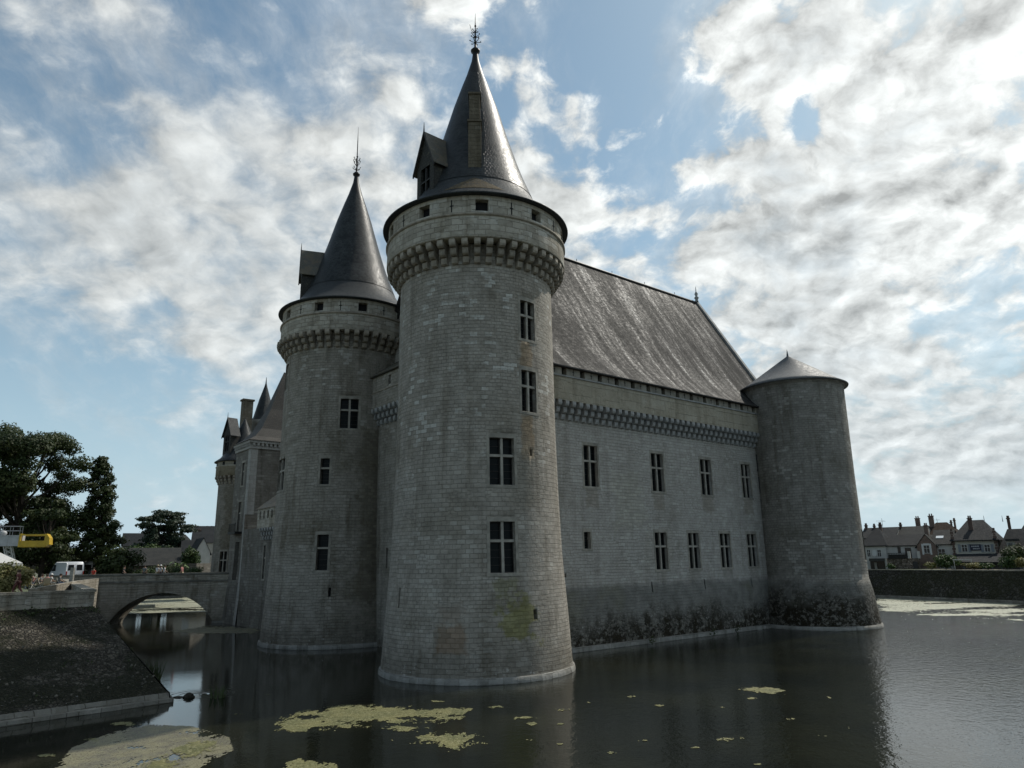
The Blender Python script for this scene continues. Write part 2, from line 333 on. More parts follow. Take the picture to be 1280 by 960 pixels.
# ------------------------------------------------------------------ mesh builder
class MB:
    def __init__(s): s.v = []; s.f = []; s.uv = []; s.mi = []; s.sm = []; s.cur = 0
    def face(s, pts, uvs=None, smooth=False):
        i = len(s.v); s.v += [tuple(p) for p in pts]; s.f.append(tuple(range(i, i+len(pts))))
        if uvs is None:
            p0 = Vector(pts[0]); n = (Vector(pts[1])-p0).cross(Vector(pts[2])-p0)
            if n.length > 1e-12: n.normalize()
            if abs(n.z) > .8: uvs = [(p[0], p[1]) for p in pts]
            else:
                tx = Vector((-n.y, n.x, 0));
                tx = tx.normalized() if tx.length > 1e-6 else Vector((1, 0, 0))
                ty = n.cross(tx)
                uvs = [(tx.dot(Vector(p)), ty.dot(Vector(p))) for p in pts]
        s.uv.append(list(uvs)); s.mi.append(s.cur); s.sm.append(smooth)
    def box(s, c, sz, rz=0., taper=1.):
        x, y, z = [q/2 for q in sz]; M = Matrix.Rotation(rz, 3, 'Z'); c = Vector(c)
        P = []
        for k, zz in ((1, -z), (taper, z)):
            for a, b in ((-x, -y), (x, -y), (x, y), (-x, y)): P.append(c + M @ Vector((a*k, b*k, zz)))
        s.hexa(P)
    def hexa(s, P):
        for q in ((3, 2, 1, 0), (4, 5, 6, 7), (0, 1, 5, 4), (1, 2, 6, 5), (2, 3, 7, 6), (3, 0, 4, 7)): s.face([P[i] for i in q])
    def lathe(s, prof, n=64, c=(0, 0, 0), a0=0., a1=2*pi, uvr=None, smooth=True, rx=1., ry=1.):
        full = abs(a1-a0-2*pi) < 1e-6
        L = 0.
        for k in range(len(prof)-1):
            (r0, z0), (r1, z1) = prof[k], prof[k+1]; dl = hypot(r1-r0, z1-z0)
            for i in range(n):
                t0 = a0+(a1-a0)*i/n; t1 = a0+(a1-a0)*(i+1)/n
                pts = []; uv = []
                for (t_, r_, z_, l_) in ((t0, r0, z0, L), (t1, r0, z0, L), (t1, r1, z1, L+dl), (t0, r1, z1, L+dl)):
                    pts.append((c[0]+r_*rx*cos(t_), c[1]+r_*ry*sin(t_), c[2]+z_)); uv.append((t_*(uvr if uvr else max(r0, r1)), l_ if uvr is None else c[2]+z_))
                if r1 < 1e-6: pts = pts[:3]; uv = uv[:3]
                elif r0 < 1e-6: pts = [pts[0], pts[2], pts[3]]; uv = [uv[0], uv[2], uv[3]]
                s.face(pts, uv, smooth)
            L += dl
    def tube(s, pts, rad, n=6, caps=True):
        pts = [Vector(p) for p in pts]
        if not hasattr(rad, '__len__'): rad = [rad]*len(pts)
        rings = []
        for i, p in enumerate(pts):
            t = (pts[min(i+1, len(pts)-1)]-pts[max(i-1, 0)]).normalized()
            a = t.cross(Vector((0, 0, 1)) if abs(t.z) < .9 else Vector((1, 0, 0))).normalized(); b = t.cross(a)
            rings.append([p+(a*cos(2*pi*k/n)+b*sin(2*pi*k/n))*rad[i] for k in range(n)])
        for i in range(len(pts)-1):
            for k in range(n):
                s.face([rings[i][k], rings[i][(k+1) % n], rings[i+1][(k+1) % n], rings[i+1][k]], None, n > 5)
        if caps: s.face(rings[0][::-1]); s.face(rings[-1])
    def ball(s, c, r, n=8, sz=1.):
        m_ = max(4, n//2)
        s.lathe([(r*sin(pi*k/m_), -r*sz*cos(pi*k/m_)) for k in range(m_+1)], n, c)
    def build(s, name, mats, parent=None, loc=None, merge=True):
        me = bpy.data.meshes.new(name); me.from_pydata(s.v, [], s.f); me.update()
        uvl = me.uv_layers.new(name='UVMap')
        flat = [c_ for f in s.uv for p in f for c_ in p]
        uvl.data.foreach_set('uv', flat)
        if not isinstance(mats, (list, tuple)): mats = [mats]
        for m_ in mats: me.materials.append(m_)
        me.polygons.foreach_set('material_index', s.mi); me.polygons.foreach_set('use_smooth', s.sm)
        if merge and len(s.v) < 400000:
            bm = bmesh.new(); bm.from_mesh(me); bmesh.ops.remove_doubles(bm, verts=bm.verts, dist=1e-4)
            bmesh.ops.recalc_face_normals(bm, faces=bm.faces) if merge == 'n' else None
            bm.to_mesh(me); bm.free()
        ob = bpy.data.objects.new(name, me); col.objects.link(ob)
        if parent: ob.parent = parent
        if loc is not None: ob.location = loc
        return ob
def tag(o, label=None, cat=None, group=None, kind=None):
    if label: o['label'] = label
    if cat: o['category'] = cat
    if group: o['group'] = group
    if kind: o['kind'] = kind
    return o
def empty(name, loc, rz=0., label=None, cat=None, group=None):
    o = bpy.data.objects.new(name, None); col.objects.link(o); o.location = loc; o.rotation_euler = (0, 0, rz)
    o.empty_display_size = .3
    return tag(o, label, cat, group)
def copy_tree(o, parent=None):
    c = o.copy(); col.objects.link(c)
    if parent: c.parent = parent
    for ch in [x for x in bpy.data.objects if x.parent == o and x.name in col.objects]:
        copy_tree(ch, c)
    return c

# surface panels with real openings --------------------------------------
def grid_lines(a, b, step, extra):
    n = max(1, int(math.ceil((b-a)/step)))
    L = [a+(b-a)*i/n for i in range(n+1)] + [e for e in extra if a < e < b]
    L = sorted(L); out = [L[0]]
    for q in L[1:]:
        if q-out[-1] > 1e-5: out.append(q)
    return out
def panel(mb, S, s0, s1, z0, z1, ops, ds, dz, us=1., smooth=False, zs=None):
    sl = grid_lines(s0, s1, ds, [o[0] for o in ops]+[o[1] for o in ops])
    zl = grid_lines(z0, z1, dz, [o[2] for o in ops]+[o[3] for o in ops]+list(zs or []))
    for i in range(len(sl)-1):
        for j in range(len(zl)-1):
            sm_, zm = (sl[i]+sl[i+1])/2, (zl[j]+zl[j+1])/2
            if any(o[0] < sm_ < o[1] and o[2] < zm < o[3] for o in ops): continue
            a, b_, c, e = sl[i], sl[i+1], zl[j], zl[j+1]
            mb.face([S(a, c, 0), S(b_, c, 0), S(b_, e, 0), S(a, e, 0)], [(a*us, c), (b_*us, c), (b_*us, e), (a*us, e)], smooth)
    for o in ops:
        dp = o[4] if len(o) > 4 else .45
        ss_ = [q for q in sl if o[0]-1e-6 <= q <= o[1]+1e-6]
        for k in range(len(ss_)-1):
            a, b_ = ss_[k], ss_[k+1]
            mb.face([S(a, o[2], 0), S(b_, o[2], 0), S(b_, o[2], dp), S(a, o[2], dp)], [(a*us, o[2]), (b_*us, o[2]), (b_*us, o[2]+dp), (a*us, o[2]+dp)])
            mb.face([S(a, o[3], dp), S(b_, o[3], dp), S(b_, o[3], 0), S(a, o[3], 0)], [(a*us, o[3]), (b_*us, o[3]), (b_*us, o[3]+dp), (a*us, o[3]+dp)])
        for q, fl in ((o[0], 0), (o[1], 1)):
            pts = [S(q, o[2], 0), S(q, o[2], dp), S(q, o[3], dp), S(q, o[3], 0)]
            mb.face(pts if not fl else pts[::-1], [(q*us, o[2]), (q*us+dp, o[2]), (q*us+dp, o[3]), (q*us, o[3])])
def sbox(mb, S, s0, s1, z0, z1, d0, d1, n=1):
    """block between depths d0 (outer) and d1 (inner) on surface S"""
    for i in range(n):
        a = s0+(s1-s0)*i/n; b_ = s0+(s1-s0)*(i+1)/n
        P_ = [S(a, z0, d0), S(b_, z0, d0), S(b_, z0, d1), S(a, z0, d1), S(a, z1, d0), S(b_, z1, d0), S(b_, z1, d1), S(a, z1, d1)]
        mb.hexa(P_)
def window(parent, S, s0, s1, z0, z1, us, cross='4', pane_d=.36, surround=True, wood=False):
    mb = MB(); w = (s1-s0)*us; e = 1./us
    sur = MB()
    if surround:
        q = .17*e; pr = -.012
        sbox(sur, S, s0-q, s0, z0-.02, z1, pr, .06); sbox(sur, S, s1, s1+q, z0-.02, z1, pr, .06)
        sbox(sur, S, s0-q, s1+q, z1, z1+.26, pr, .05, 3); sbox(sur, S, s0-q*1.2, s1+q*1.2, z0-.18, z0-.02, -.03, .2, 3)
    bar = .075*e
    zt = z0+(z1-z0)*.62
    if '4' in cross or 'v' in cross:
        sm_ = (s0+s1)/2; sbox(mb, S, sm_-bar, sm_+bar, z0-.01, z1+.01, .09, .24)
    if '4' in cross or 'h' in cross:
        if '4' in cross:
            sm_ = (s0+s1)/2
            sbox(mb, S, s0-.01*e, sm_-bar, zt-.075, zt+.075, .095, .235); sbox(mb, S, sm_+bar, s1+.01*e, zt-.075, zt+.075, .095, .235)
        else: sbox(mb, S, s0-.01*e, s1+.01*e, zt-.07, zt+.07, .09, .24)
    if not mb.f: sbox(mb, S, s0-.1*e, s1+.1*e, z0-.14, z0, -.02, .2)
    wo = mb.build('window', M_mull, parent)
    if sur.f: sur.build('surround', M_trim, wo)
    pb = MB(); sbox(pb, S, s0-.03*e, s1+.03*e, z0-.03, z1+.03, pane_d, pane_d+.04, 3)
    po = pb.build('pane', M_glass, wo)
    if cross != 'slit' and us*(s1-s0) > .6:
        lb = MB(); k = 2
        parts = [(s0, (s0+s1)/2-bar), ((s0+s1)/2+bar, s1)] if ('4' in cross or 'v' in cross) else [(s0, s1)]
        for a, b_ in parts:
            f = .045*e
            for (c0, c1) in ((z0, zt-.08), (zt+.08, z1)):
                sbox(lb, S, a, a+f, c0, c1, .30, .35); sbox(lb, S, b_-f, b_, c0, c1, .30, .35)
                sbox(lb, S, a, b_, c0, c0+.05, .301, .349); sbox(lb, S, a, b_, c1-.05, c1, .301, .349)
                for g_ in range(1, 4 if c0 == z0 else 2):
                    zz = c0+(c1-c0)*g_/(4 if c0 == z0 else 2); sbox(lb, S, a+f, b_-f, zz-.012, zz+.012, .32, .345)
        lb.build('casement', M_wood, wo)
    return wo
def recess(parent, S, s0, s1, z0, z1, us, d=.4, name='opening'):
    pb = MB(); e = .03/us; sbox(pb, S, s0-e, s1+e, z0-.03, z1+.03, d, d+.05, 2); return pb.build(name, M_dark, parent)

def corbel_mb(h=1.4, w=.42, out=.75):
    """one machicolation corbel: three rounded courses, facing +X from x=0"""
    mb = MB(); n = 3
    for k in range(n):
        z0 = h*k/n; z1 = h*(k+1)/n - .03; o = out*(k+1)/n; oi = -.15
        pr = [(oi, z0), (o-.16, z0), (o-.045, z0+.07), (o, z0+.20), (o, z1), (oi, z1)]
        for a in range(len(pr)):
            p, q = pr[a], pr[(a+1) % len(pr)]
            mb.face([(p[0], -w/2, p[1]), (q[0], -w/2, q[1]), (q[0], w/2, q[1]), (p[0], w/2, p[1])])
        mb.face([(p[0], w/2, p[1]) for p in pr]); mb.face([(p[0], -w/2, p[1]) for p in pr[::-1]])
    return mb

def finial(parent, z0, h, style, cx=0., cy=0.):
    mb = MB()
    mb.lathe([(.20, -.9), (.15, -.3), (.13, -.05), (.34, .08), (.36, .22), (.22, .38), (.10, .45), (.08, .9)], 12, (cx, cy, z0))
    mb.tube([(cx, cy, z0+.3), (cx, cy, z0+h*.7), (cx, cy, z0+h)], [.06, .045, .012], 6)
    def collar(z, r, n, L, up):
        mb.ball((cx, cy, z), r, 8)
        for k in range(n):
            a = 2*pi*k/n+z; dx_, dy_ = cos(a), sin(a)
            mb.tube([(cx, cy, z), (cx+dx_*L*.6, cy+dy_*L*.6, z+up*.3), (cx+dx_*L, cy+dy_*L, z+up), (cx+dx_*L*.85, cy+dy_*L*.85, z+up*1.4)], [.03, .03, .028, .022], 4)
            mb.ball((cx+dx_*L, cy+dy_*L, z+up*1.2), .05, 6)
    if style == 'A':
        collar(z0+.95, .12, 6, .42, .10); collar(z0+1.45, .12, 6, .34, .16); collar(z0+1.9, .09, 4, .24, .12); mb.ball((cx, cy, z0+2.45), .09, 8)
        mb.tube([(cx, cy, z0+1.6), (cx-.3, cy-.1, z0+2.0), (cx-.42, cy-.1, z0+2.5)], .022, 4)
    else:
        collar(z0+.7, .11, 6, .38, .2); collar(z0+1.2, .1, 6, .34, .45); collar(z0+1.7, .08, 4, .3, .3); mb.ball((cx, cy, z0+2.2), .08, 8)
    return mb.build('finial', M_iron, parent)

def dormer(parent, phi, rf, zb, ze, zr, hw, rback_fn, mroof, window_cross=True):
    """gabled dormer facing outward along angle phi"""
    er = Vector((cos(phi), sin(phi), 0)); et = Vector((-sin(phi), cos(phi), 0))
    def p(r, t_, z): v = er*r+et*t_; return (v.x, v.y, z)
    mb = MB(); w = hw-.16
    rb = 1.2
    # walls
    zl = zb+.1; wz1 = ze-.15
    ww = w*.55
    for s_ in (-1, 1):
        mb.face([p(rf, s_*w, zb), p(rb, s_*w, zb), p(rb, s_*w, ze), p(rf, s_*w, ze)])
        mb.face([p(rf, s_*ww, zb), p(rf, s_*w, zb), p(rf, s_*w, ze), p(rf, s_*ww, ze)])
        mb.face([p(rf, s_*ww, zb+.5), p(rf-.25, s_*ww, zb+.5), p(rf-.25, s_*ww, wz1), p(rf, s_*ww, wz1)])
    mb.face([p(rf, -ww, zb), p(rf, ww, zb), p(rf, ww, zb+.5), p(rf, -ww, zb+.5)])
    mb.face([p(rf, -ww, wz1), p(rf, ww, wz1), p(rf, ww, ze), p(rf, -ww, ze)])
    mb.face([p(rf, -w, ze), p(rf, w, ze), p(rf, 0, zr-.15)])
    d_ = mb.build('dormer', M_dormer, parent)
    g = MB(); g.face([p(rf-.22, -ww, zb+.5), p(rf-.22, ww, zb+.5), p(rf-.22, ww, wz1), p(rf-.22, -ww, wz1)]); g.build('dormer_window', M_glass, d_)
    c = MB()
    zc = (zb+.5+wz1)/2+.2
    c.hexa([p(rf-.18, -.05, zb+.5), p(rf-.05, -.05, zb+.5), p(rf-.05, .05, zb+.5), p(rf-.18, .05, zb+.5), p(rf-.18, -.05, wz1), p(rf-.05, -.05, wz1), p(rf-.05, .05, wz1), p(rf-.18, .05, wz1)])
    c.hexa([p(rf-.17, -ww, zc-.05), p(rf-.04, -ww, zc-.05), p(rf-.04, ww, zc-.05), p(rf-.17, ww, zc-.05), p(rf-.17, -ww, zc+.05), p(rf-.04, -ww, zc+.05), p(rf-.04, ww, zc+.05), p(rf-.17, ww, zc+.05)])
    # barge boards
    for s_ in (-1, 1):
        a = [p(rf+.22, s_*(hw+.12), ze-.3), p(rf+.12, s_*(hw+.12), ze-.3), p(rf+.12, 0, zr+.02), p(rf+.22, 0, zr+.02)]
        b_ = [(q[0], q[1], q[2]-.22) for q in a]
        c.hexa([b_[0], b_[1], b_[2], b_[3], a[0], a[1], a[2], a[3]])
    c.tube([p(rf+.17, 0, zr-.1), p(rf+.17, 0, zr+.7)], [.06, .015], 5)
    c.build('dormer_frame', M_woodd, d_)
    r_ = MB()
    for s_ in (-1, 1):
        o = [p(rf+.2, s_*(hw+.14), ze-.28), p(rb, s_*(hw+.14), ze-.28), p(rb, 0, zr), p(rf+.2, 0, zr)]
        r_.face(o if s_ > 0 else o[::-1])
        i_ = [(q[0], q[1], q[2]-.09) for q in o]
        r_.face(i_[::-1] if s_ > 0 else i_)
        r_.face([o[0], i_[0], i_[3], o[3]]); r_.face([o[0], o[1], i_[1], i_[0]])
    r_.build('dormer_roof', mroof, d_)
    return d_
M_woodd = simple('dark_timber', (.030, .028, .026), .75, .35, 4.)
M_dormer = slate('dormer_slate_cladding', (.035, .036, .034), (.065, .063, .056), rough=.8, lichen=.3, spec=.15)
M_mossroof = slate('mossy_dormer_slate', (.045, .045, .038), (.09, .085, .06), rough=.6, lichen=.35, brown=.3)

# ------------------------------------------------------------------ round towers of the keep
def win_delta(az, cen, D, r):
    e = R(az-cen); return asin(max(-1, min(1, D*sin(e)/r)))-e
def round_tower(name, label, C, mstone, mband, prof, wins, slits, open_off, dorm_delta, dorm_rf, chimney, fin, ncorb=48):
    e = empty(name, (C[0], C[1], 0), 0, label, 'tower', 'twin cone roofed towers')
    phi = atan2(-C[1], -C[0]); D = hypot(*C); caz = degrees(atan2(C[0], C[1]))
    US = 5.3
    def rz(z):
        for (r0, z0), (r1, z1) in zip(prof, prof[1:]):
            if z <= z1: return r0+(r1-r0)*max(0, (z-z0))/(z1-z0)
        return prof[-1][0]
    S = lambda a, z, d_: ((rz(z)-d_)*cos(a), (rz(z)-d_)*sin(a), z)
    ops = []; wl = []
    for (a0, a1, z0, z1, cross) in wins:
        r = rz((z0+z1)/2); b0 = phi+win_delta(a0, caz, D, r); b1 = phi+win_delta(a1, caz, D, r)
        ops.append((b0, b1, z0, z1, .5)); wl.append((b0, b1, z0, z1, cross))
    sl = []
    for (dlt, z0, z1, w) in slits:
        b0 = phi+R(dlt)-w/US/2; ops.append((b0, b0+w/US, z0, z1, .4)); sl.append((b0, b0+w/US, z0, z1))
    mb = MB(); panel(mb, S, phi-pi, phi+pi, .32, 26.0, ops, 2*pi/96, 1.3, US, True, [p[1] for p in prof])
    mb.build('shaft', mstone, e, merge=True)
    lb = MB(); r0 = prof[0][0]+.12
    lb.lathe([(r0+.02, -1.5), (r0+.02, .10), (r0-.02, .28), (r0-.06, .33), (rz(.33)-.1, .36)], 96, uvr=6.); lb.build('base_course', M_ledge, e)
    for w in wl: window(e, S, *w[:4], US, w[4])
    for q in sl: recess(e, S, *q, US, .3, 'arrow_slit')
    # parapet: lower band, string course, upper band with openings
    rl, ru = 6.20, 6.15
    pb = MB(); pb.lathe([(5.3, 26.02), (rl, 26.02), (rl+.03, 26.12), (rl, 27.50)], 96, uvr=6.); pb.build('parapet_band', mband, e)
    cb = MB(); cb.lathe([(rl, 27.48), (rl+.12, 27.52), (rl+.12, 27.62), (rl-.02, 27.70)], 96, uvr=6.); cb.build('string_course', M_corbel, e)
    Su = lambda a, z, d_: ((ru-d_)*cos(a), (ru-d_)*sin(a), z)
    uo = []; us_ = []
    for k in range(10):
        a = phi+R(open_off+36*k); a = (a-phi+pi) % (2*pi)-pi+phi
        uo.append((a-.40/6, a+.40/6, 27.82, 28.60, .5))
        a2 = (a+R(18)-phi+pi) % (2*pi)-pi+phi
        us_.append(a2)
    ub = MB(); panel(ub, Su, phi-pi, phi+pi, 27.64, 28.92, uo, 2*pi/96, .7, 6., True); ub.build('parapet_top', mband, e)
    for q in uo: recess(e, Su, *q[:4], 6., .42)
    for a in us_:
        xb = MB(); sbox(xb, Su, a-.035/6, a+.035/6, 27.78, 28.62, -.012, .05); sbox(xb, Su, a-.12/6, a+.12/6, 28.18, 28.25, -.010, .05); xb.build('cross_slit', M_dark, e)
    # corbels
    cm = corbel_mb(1.42, .38, 1.0).build('corbel', M_corbel, e)
    rs = rz(25.) - .06
    for k in range(ncorb):
        a = 2*pi*(k+.5)/ncorb
        c_ = cm if k == 0 else cm.copy()
        if k: col.objects.link(c_)
        c_.location = (rs*cos(a), rs*sin(a), 24.60); c_.rotation_euler = (0, 0, a)
    # back of the machicolation slots
    # roof
    rb = MB(); rb.lathe([(5.6, 28.88), (6.50, 28.88), (6.56, 28.93), (6.54, 29.0), (5.7, 29.42), (4.95, 30.1), (4.3, 31.1), (4.12, 31.45)], 96); rb.build('roof_skirt', M_skirt, e)
    kb = MB(); kb.lathe([(4.17, 31.42), (3.95, 32.0), (3.55, 33.0), (3.1, 34.3), (2.48, 36.3), (1.66, 39.2), (1.05, 41.1), (.62, 42.35), (.42, 42.95), (.26, 43.5), (.20, 44.0)], 96); kb.build('spire_roof', M_cone, e)
    kb = MB(); kb.lathe([(.66, 42.25), (.46, 42.95), (.30, 43.5), (.22, 44.1), (.2, 44.3)], 16); kb.build('roof_cap', M_iron, e)
    finial(e, 44.3, fin[0], fin[1])
    dormer(e, phi+R(dorm_delta), dorm_rf, 29.9, 33.0, 35.6, 1.15, None, M_mossroof)
    if chimney:
        ch = MB(); pr_ = phi+R(-1); er = Vector((cos(pr_), sin(pr_), 0))
        c0 = er*3.0; ch.box((c0.x, c0.y, 33.0), (1.7, .88, 5.6), pr_); ch.box((c0.x, c0.y, 36.85), (1.56, .74, 2.3), pr_)
        ch.box((c0.x, c0.y, 35.8), (1.84, 1.0, .16), pr_); ch.box((c0.x, c0.y, 38.0), (1.7, .88, .14), pr_)
        co = ch.build('chimney', M_chim, e)
        fl = MB()
        for i in range(10):   # mossy slates at the chimney foot
            a0_ = pr_-.42+.84*i/10; a1_ = a0_+.084
            wdt = lambda a: 1-abs(a-pr_)/.42
            q0, q1 = wdt(a0_), wdt(a1_)
            P_ = lambda a, r, z: (r*cos(a), r*sin(a), z)
            fl.face([P_(a0_, 5.02, 30.07), P_(a1_, 5.02, 30.07), P_(a1_, 5.02-.83*q1, 30.07+1.22*q1), P_(a0_, 5.02-.83*q0, 30.07+1.22*q0)])
        fl.build('chimney_flashing', M_rust, e)
    return e
M_chim = stone('chimney_stone', (.10, .085, .06), (.18, .155, .115), row=.3, bw=.6, white=.1, dirt=.8)

profA = [(5.90, .30), (5.86, .8), (5.72, 3.1), (5.45, 6.7), (5.32, 10.5), (5.24, 15.0), (5.22, 26.0)]
ta = round_tower('round_tower', 'nearest round tower of pale patched stone with a chimney on its cone roof', A_C,
    M_stoneA, M_band, profA,
    [(-1.93, .07, 5.80, 8.67, '4'), (-1.92, .09, 10.78, 13.58, '4'), (.79, 1.99, 15.33, 17.95, '4'), (.80, 1.98, 20.0, 22.55, '4')],
    [(-54, 3.9, 5.0, .16), (35.5, 3.2, 3.75, .26), (38.5, 12.6, 13.0, .2)], 3.6, -52, 4.4, True, (3.6, 'A'))
B_C = (-15.36, 64.34)
profB = [(6.32, .30), (6.28, .8), (6.12, 3.0), (5.88, 6.5), (5.72, 10.5), (5.62, 16.0), (5.55, 26.0)]
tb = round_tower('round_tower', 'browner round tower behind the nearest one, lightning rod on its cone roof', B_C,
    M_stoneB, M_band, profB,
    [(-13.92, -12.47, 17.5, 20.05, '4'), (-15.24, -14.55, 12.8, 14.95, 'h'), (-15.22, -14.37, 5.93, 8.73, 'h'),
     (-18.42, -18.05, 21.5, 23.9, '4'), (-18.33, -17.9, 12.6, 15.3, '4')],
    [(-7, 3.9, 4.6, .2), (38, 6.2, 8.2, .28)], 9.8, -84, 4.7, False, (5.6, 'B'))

# ------------------------------------------------------------------ corner tower
D_C = 77.2; C_C = (D_C*sin(R(22.0)), D_C*cos(R(22.0)))
tcn_ = empty('corner_tower', (C_C[0], C_C[1], 0), 0, 'plain round corner tower with low slate roof and black mossy foot', 'tower')
profC = [(5.50, .3), (5.42, 1.2), (5.18, 3.2), (4.96, 4.25), (4.93, 4.26), (4.90, 8.), (4.86, 14.), (4.92, 23.2)]
def rzC(z):
    for (r0, z0), (r1, z1) in zip(profC, profC[1:]):
        if z <= z1: return r0+(r1-r0)*max(0, (z-z0))/(z1-z0)
    return profC[-1][0]
SC = lambda a, z, d_: ((rzC(z)-d_)*cos(a), (rzC(z)-d_)*sin(a), z)
phC = atan2(-C_C[1], -C_C[0])
cops = [(phC+R(74), phC+R(85), 6.0, 8.8, .5), (phC+R(-55), phC+R(-53), 13., 14.2, .4), (phC+R(-60), phC+R(-58), 5.6, 6.6, .4)]
mb = MB(); panel(mb, SC, phC-pi, phC+pi, .32, 23.2, cops, 2*pi/80, 1.2, 5., True, [p[1] for p in profC]); mb.build('shaft', M_stoneC, tcn_)
window(tcn_, SC, *cops[0][:4], 5., 'h')
for q in cops[1:]: recess(tcn_, SC, *q[:4], 5., .3, 'arrow_slit')
mb = MB(); mb.lathe([(5.66, -1.5), (5.66, .12), (5.58, .32), (5.3, .36)], 80, uvr=5.); mb.build('base_course', M_ledge, tcn_)
mb = MB(); mb.lathe([(4.9, 22.95), (5.05, 23.0), (5.12, 23.15), (4.8, 23.2)], 80, uvr=5.); mb.build('cornice', M_corbelg, tcn_)
mb = MB(); mb.lathe([(4.6, 23.12), (5.36, 23.05), (5.40, 23.15), (4.7, 23.55), (0.12, 26.75), (.05, 27.25), (0, 27.6)], 80); mb.build('roof', M_roofC, tcn_)

# ------------------------------------------------------------------ keep (local frame: u along the long wall, v inward)
ANG = R(39.0)
keep = empty('castle_keep', (A_C[0], A_C[1], 0), ANG, 'great hall wing of the castle with long grey wall and steep streaked slate roof', 'castle')
def Vf(z): return 1.62-(.17*max(0, 1-z/4.4) if z < 4.4 else -.03)
SK = lambda s, z, d_: (s, Vf(z)+d_, z)
KO = 9.48; kc = 1.012
wins = [(2.03, 3.53), (9.95, 11.5), (16.65, 18.22), (22.98, 24.42)]
wins2 = [(9.82, 11.33), (14.18, 15.64), (18.7, 20.2), (22.92, 24.4)]
ops = [(KO+a*kc, KO+b_*kc, 11.98, 15.2, .5) for a, b_ in wins]+[(KO+a*kc, KO+b_*kc, 5.56, 8.55, .5) for a, b_ in wins2]
small = [(KO+1.76, KO+2.44, 7.24, 8.50, .5)]
slt = [(KO+9.02*kc, KO+9.18*kc, 3.8, 4.62, .35), (KO+15.9*kc, KO+16.06*kc, 3.8, 4.62, .35), (KO+22.9*kc, KO+23.06*kc, 3.75, 4.6, .35), (KO-.42, KO-.2, 5.2, 5.48, .3)]
mb = MB(); panel(mb, SK, 1.0, 39.6, .34, 18.5, ops+small+slt, 1.6, 1.5, 1., False, [4.4, 4.42]); 
mb.build('long_wall', M_wall, keep)
for i, o in enumerate(ops): window(keep, SK, *o[:4], 1., '4')
window(keep, SK, *small[0][:4], 1., 'n')
for q in slt: recess(keep, SK, *q[:4], 1., .28, 'arrow_slit')
mb = MB(); sbox(mb, lambda s, z, d_: (s, 1.22+d_, z), 1., 38., -1.2, .34, -.02, 1., 12); mb.build('base_course', M_ledge, keep)
# parapet on corbels
PV = .92
SP = lambda s, z, d_: (s, PV+d_, z)
mb = MB(); sbox(mb, SP, 2.0, 39.0, 18.36, 20.20, 0, .7, 20); mb.build('parapet_band', M_bandy, keep)
mb = MB(); sbox(mb, SP, 2.0, 39.0, 20.20, 20.32, -.10, .6, 20); mb.build('string_course', M_corbelg, keep)
po = []; s = KO-.75-1.95*3
while s < 38.5: po.append((s, s+.50, 20.36, 20.95, .5)); s += 1.95*kc
mb = MB(); panel(mb, SP, 2.0, 39.0, 20.32, 21.02, po, 3., .8); mb.build('parapet_top', M_trim, keep)
for q in po: recess(keep, SP, *q[:4], 1., .4)
for q in po:
    m_ = q[1]+(1.95*kc-.5)/2
    xb = MB(); sbox(xb, SP, m_-.03, m_+.03, 20.42, 20.92, -.01, .03); sbox(xb, SP, m_-.10, m_+.10, 20.66, 20.72, -.008, .03); xb.build('cross_slit', M_dark, keep)
cm = corbel_mb(1.45, .38, .80).build('corbel', M_corbelg, keep)
s = 2.6; k = 0
while s < 39.2:
    c_ = cm if k == 0 else cm.copy()
    if k: col.objects.link(c_)
    c_.location = (s, 1.66, 16.92); c_.rotation_euler = (0, 0, -pi/2); s += .74; k += 1
# short wall between the two cone towers, facing the bridge
SW_U = 1.4
SS = lambda s, z, d_: (SW_U+d_, -s, z)
mb = MB(); so = [(-14.4, -14.1, 6.0, 7.6, .3)]
panel(mb, SS, -20.5, -1.5, -.5, 19.6, so, 1.5, 1.5); mb.build('short_wall', M_stoneB, keep)
mb = MB(); SSp = lambda s, z, d_: (SW_U-.7+d_, -s, z)
panel(mb, SSp, -19, -3, 19.2, 22.1, [(-13.5, -13.1, 20.95, 21.75, .4)], 3, 3.); mb.build('short_parapet', M_stoneB, keep)
mb = MB(); sbox(mb, SSp, -13.5, -13.1, 20.92, 21.78, .35, .4); mb.build('opening', M_dark, keep)
mb = MB(); sbox(mb, SSp, -19, -3, 20.6, 20.7, -.07, .3); mb.build('string_course', M_corbel, keep)
for k in range(20):
    c_ = cm.copy(); col.objects.link(c_); c_.location = (SW_U+.02, 3.6+k*.74, 17.85); c_.rotation_euler = (0, 0, pi)
mb = MB(); mb.face([(SW_U-1.0, 19, 22.10), (SW_U-1.0, 3, 22.10), (SW_U+2.6, 3, 24.6), (SW_U+2.6, 19, 24.6)])
mb.face([(SW_U-1.0, 3, 22.0), (SW_U-1.0, 19, 22.0), (SW_U+1., 19, 22.0), (SW_U+1., 3, 22.0)]); mb.face([(SW_U-1.0, 19, 22.10), (SW_U-1.0, 19, 22.0), (SW_U-1.0, 3, 22.0), (SW_U-1.0, 3, 22.10)])
mb.build('wall_walk_roof', M_mossroof, keep)
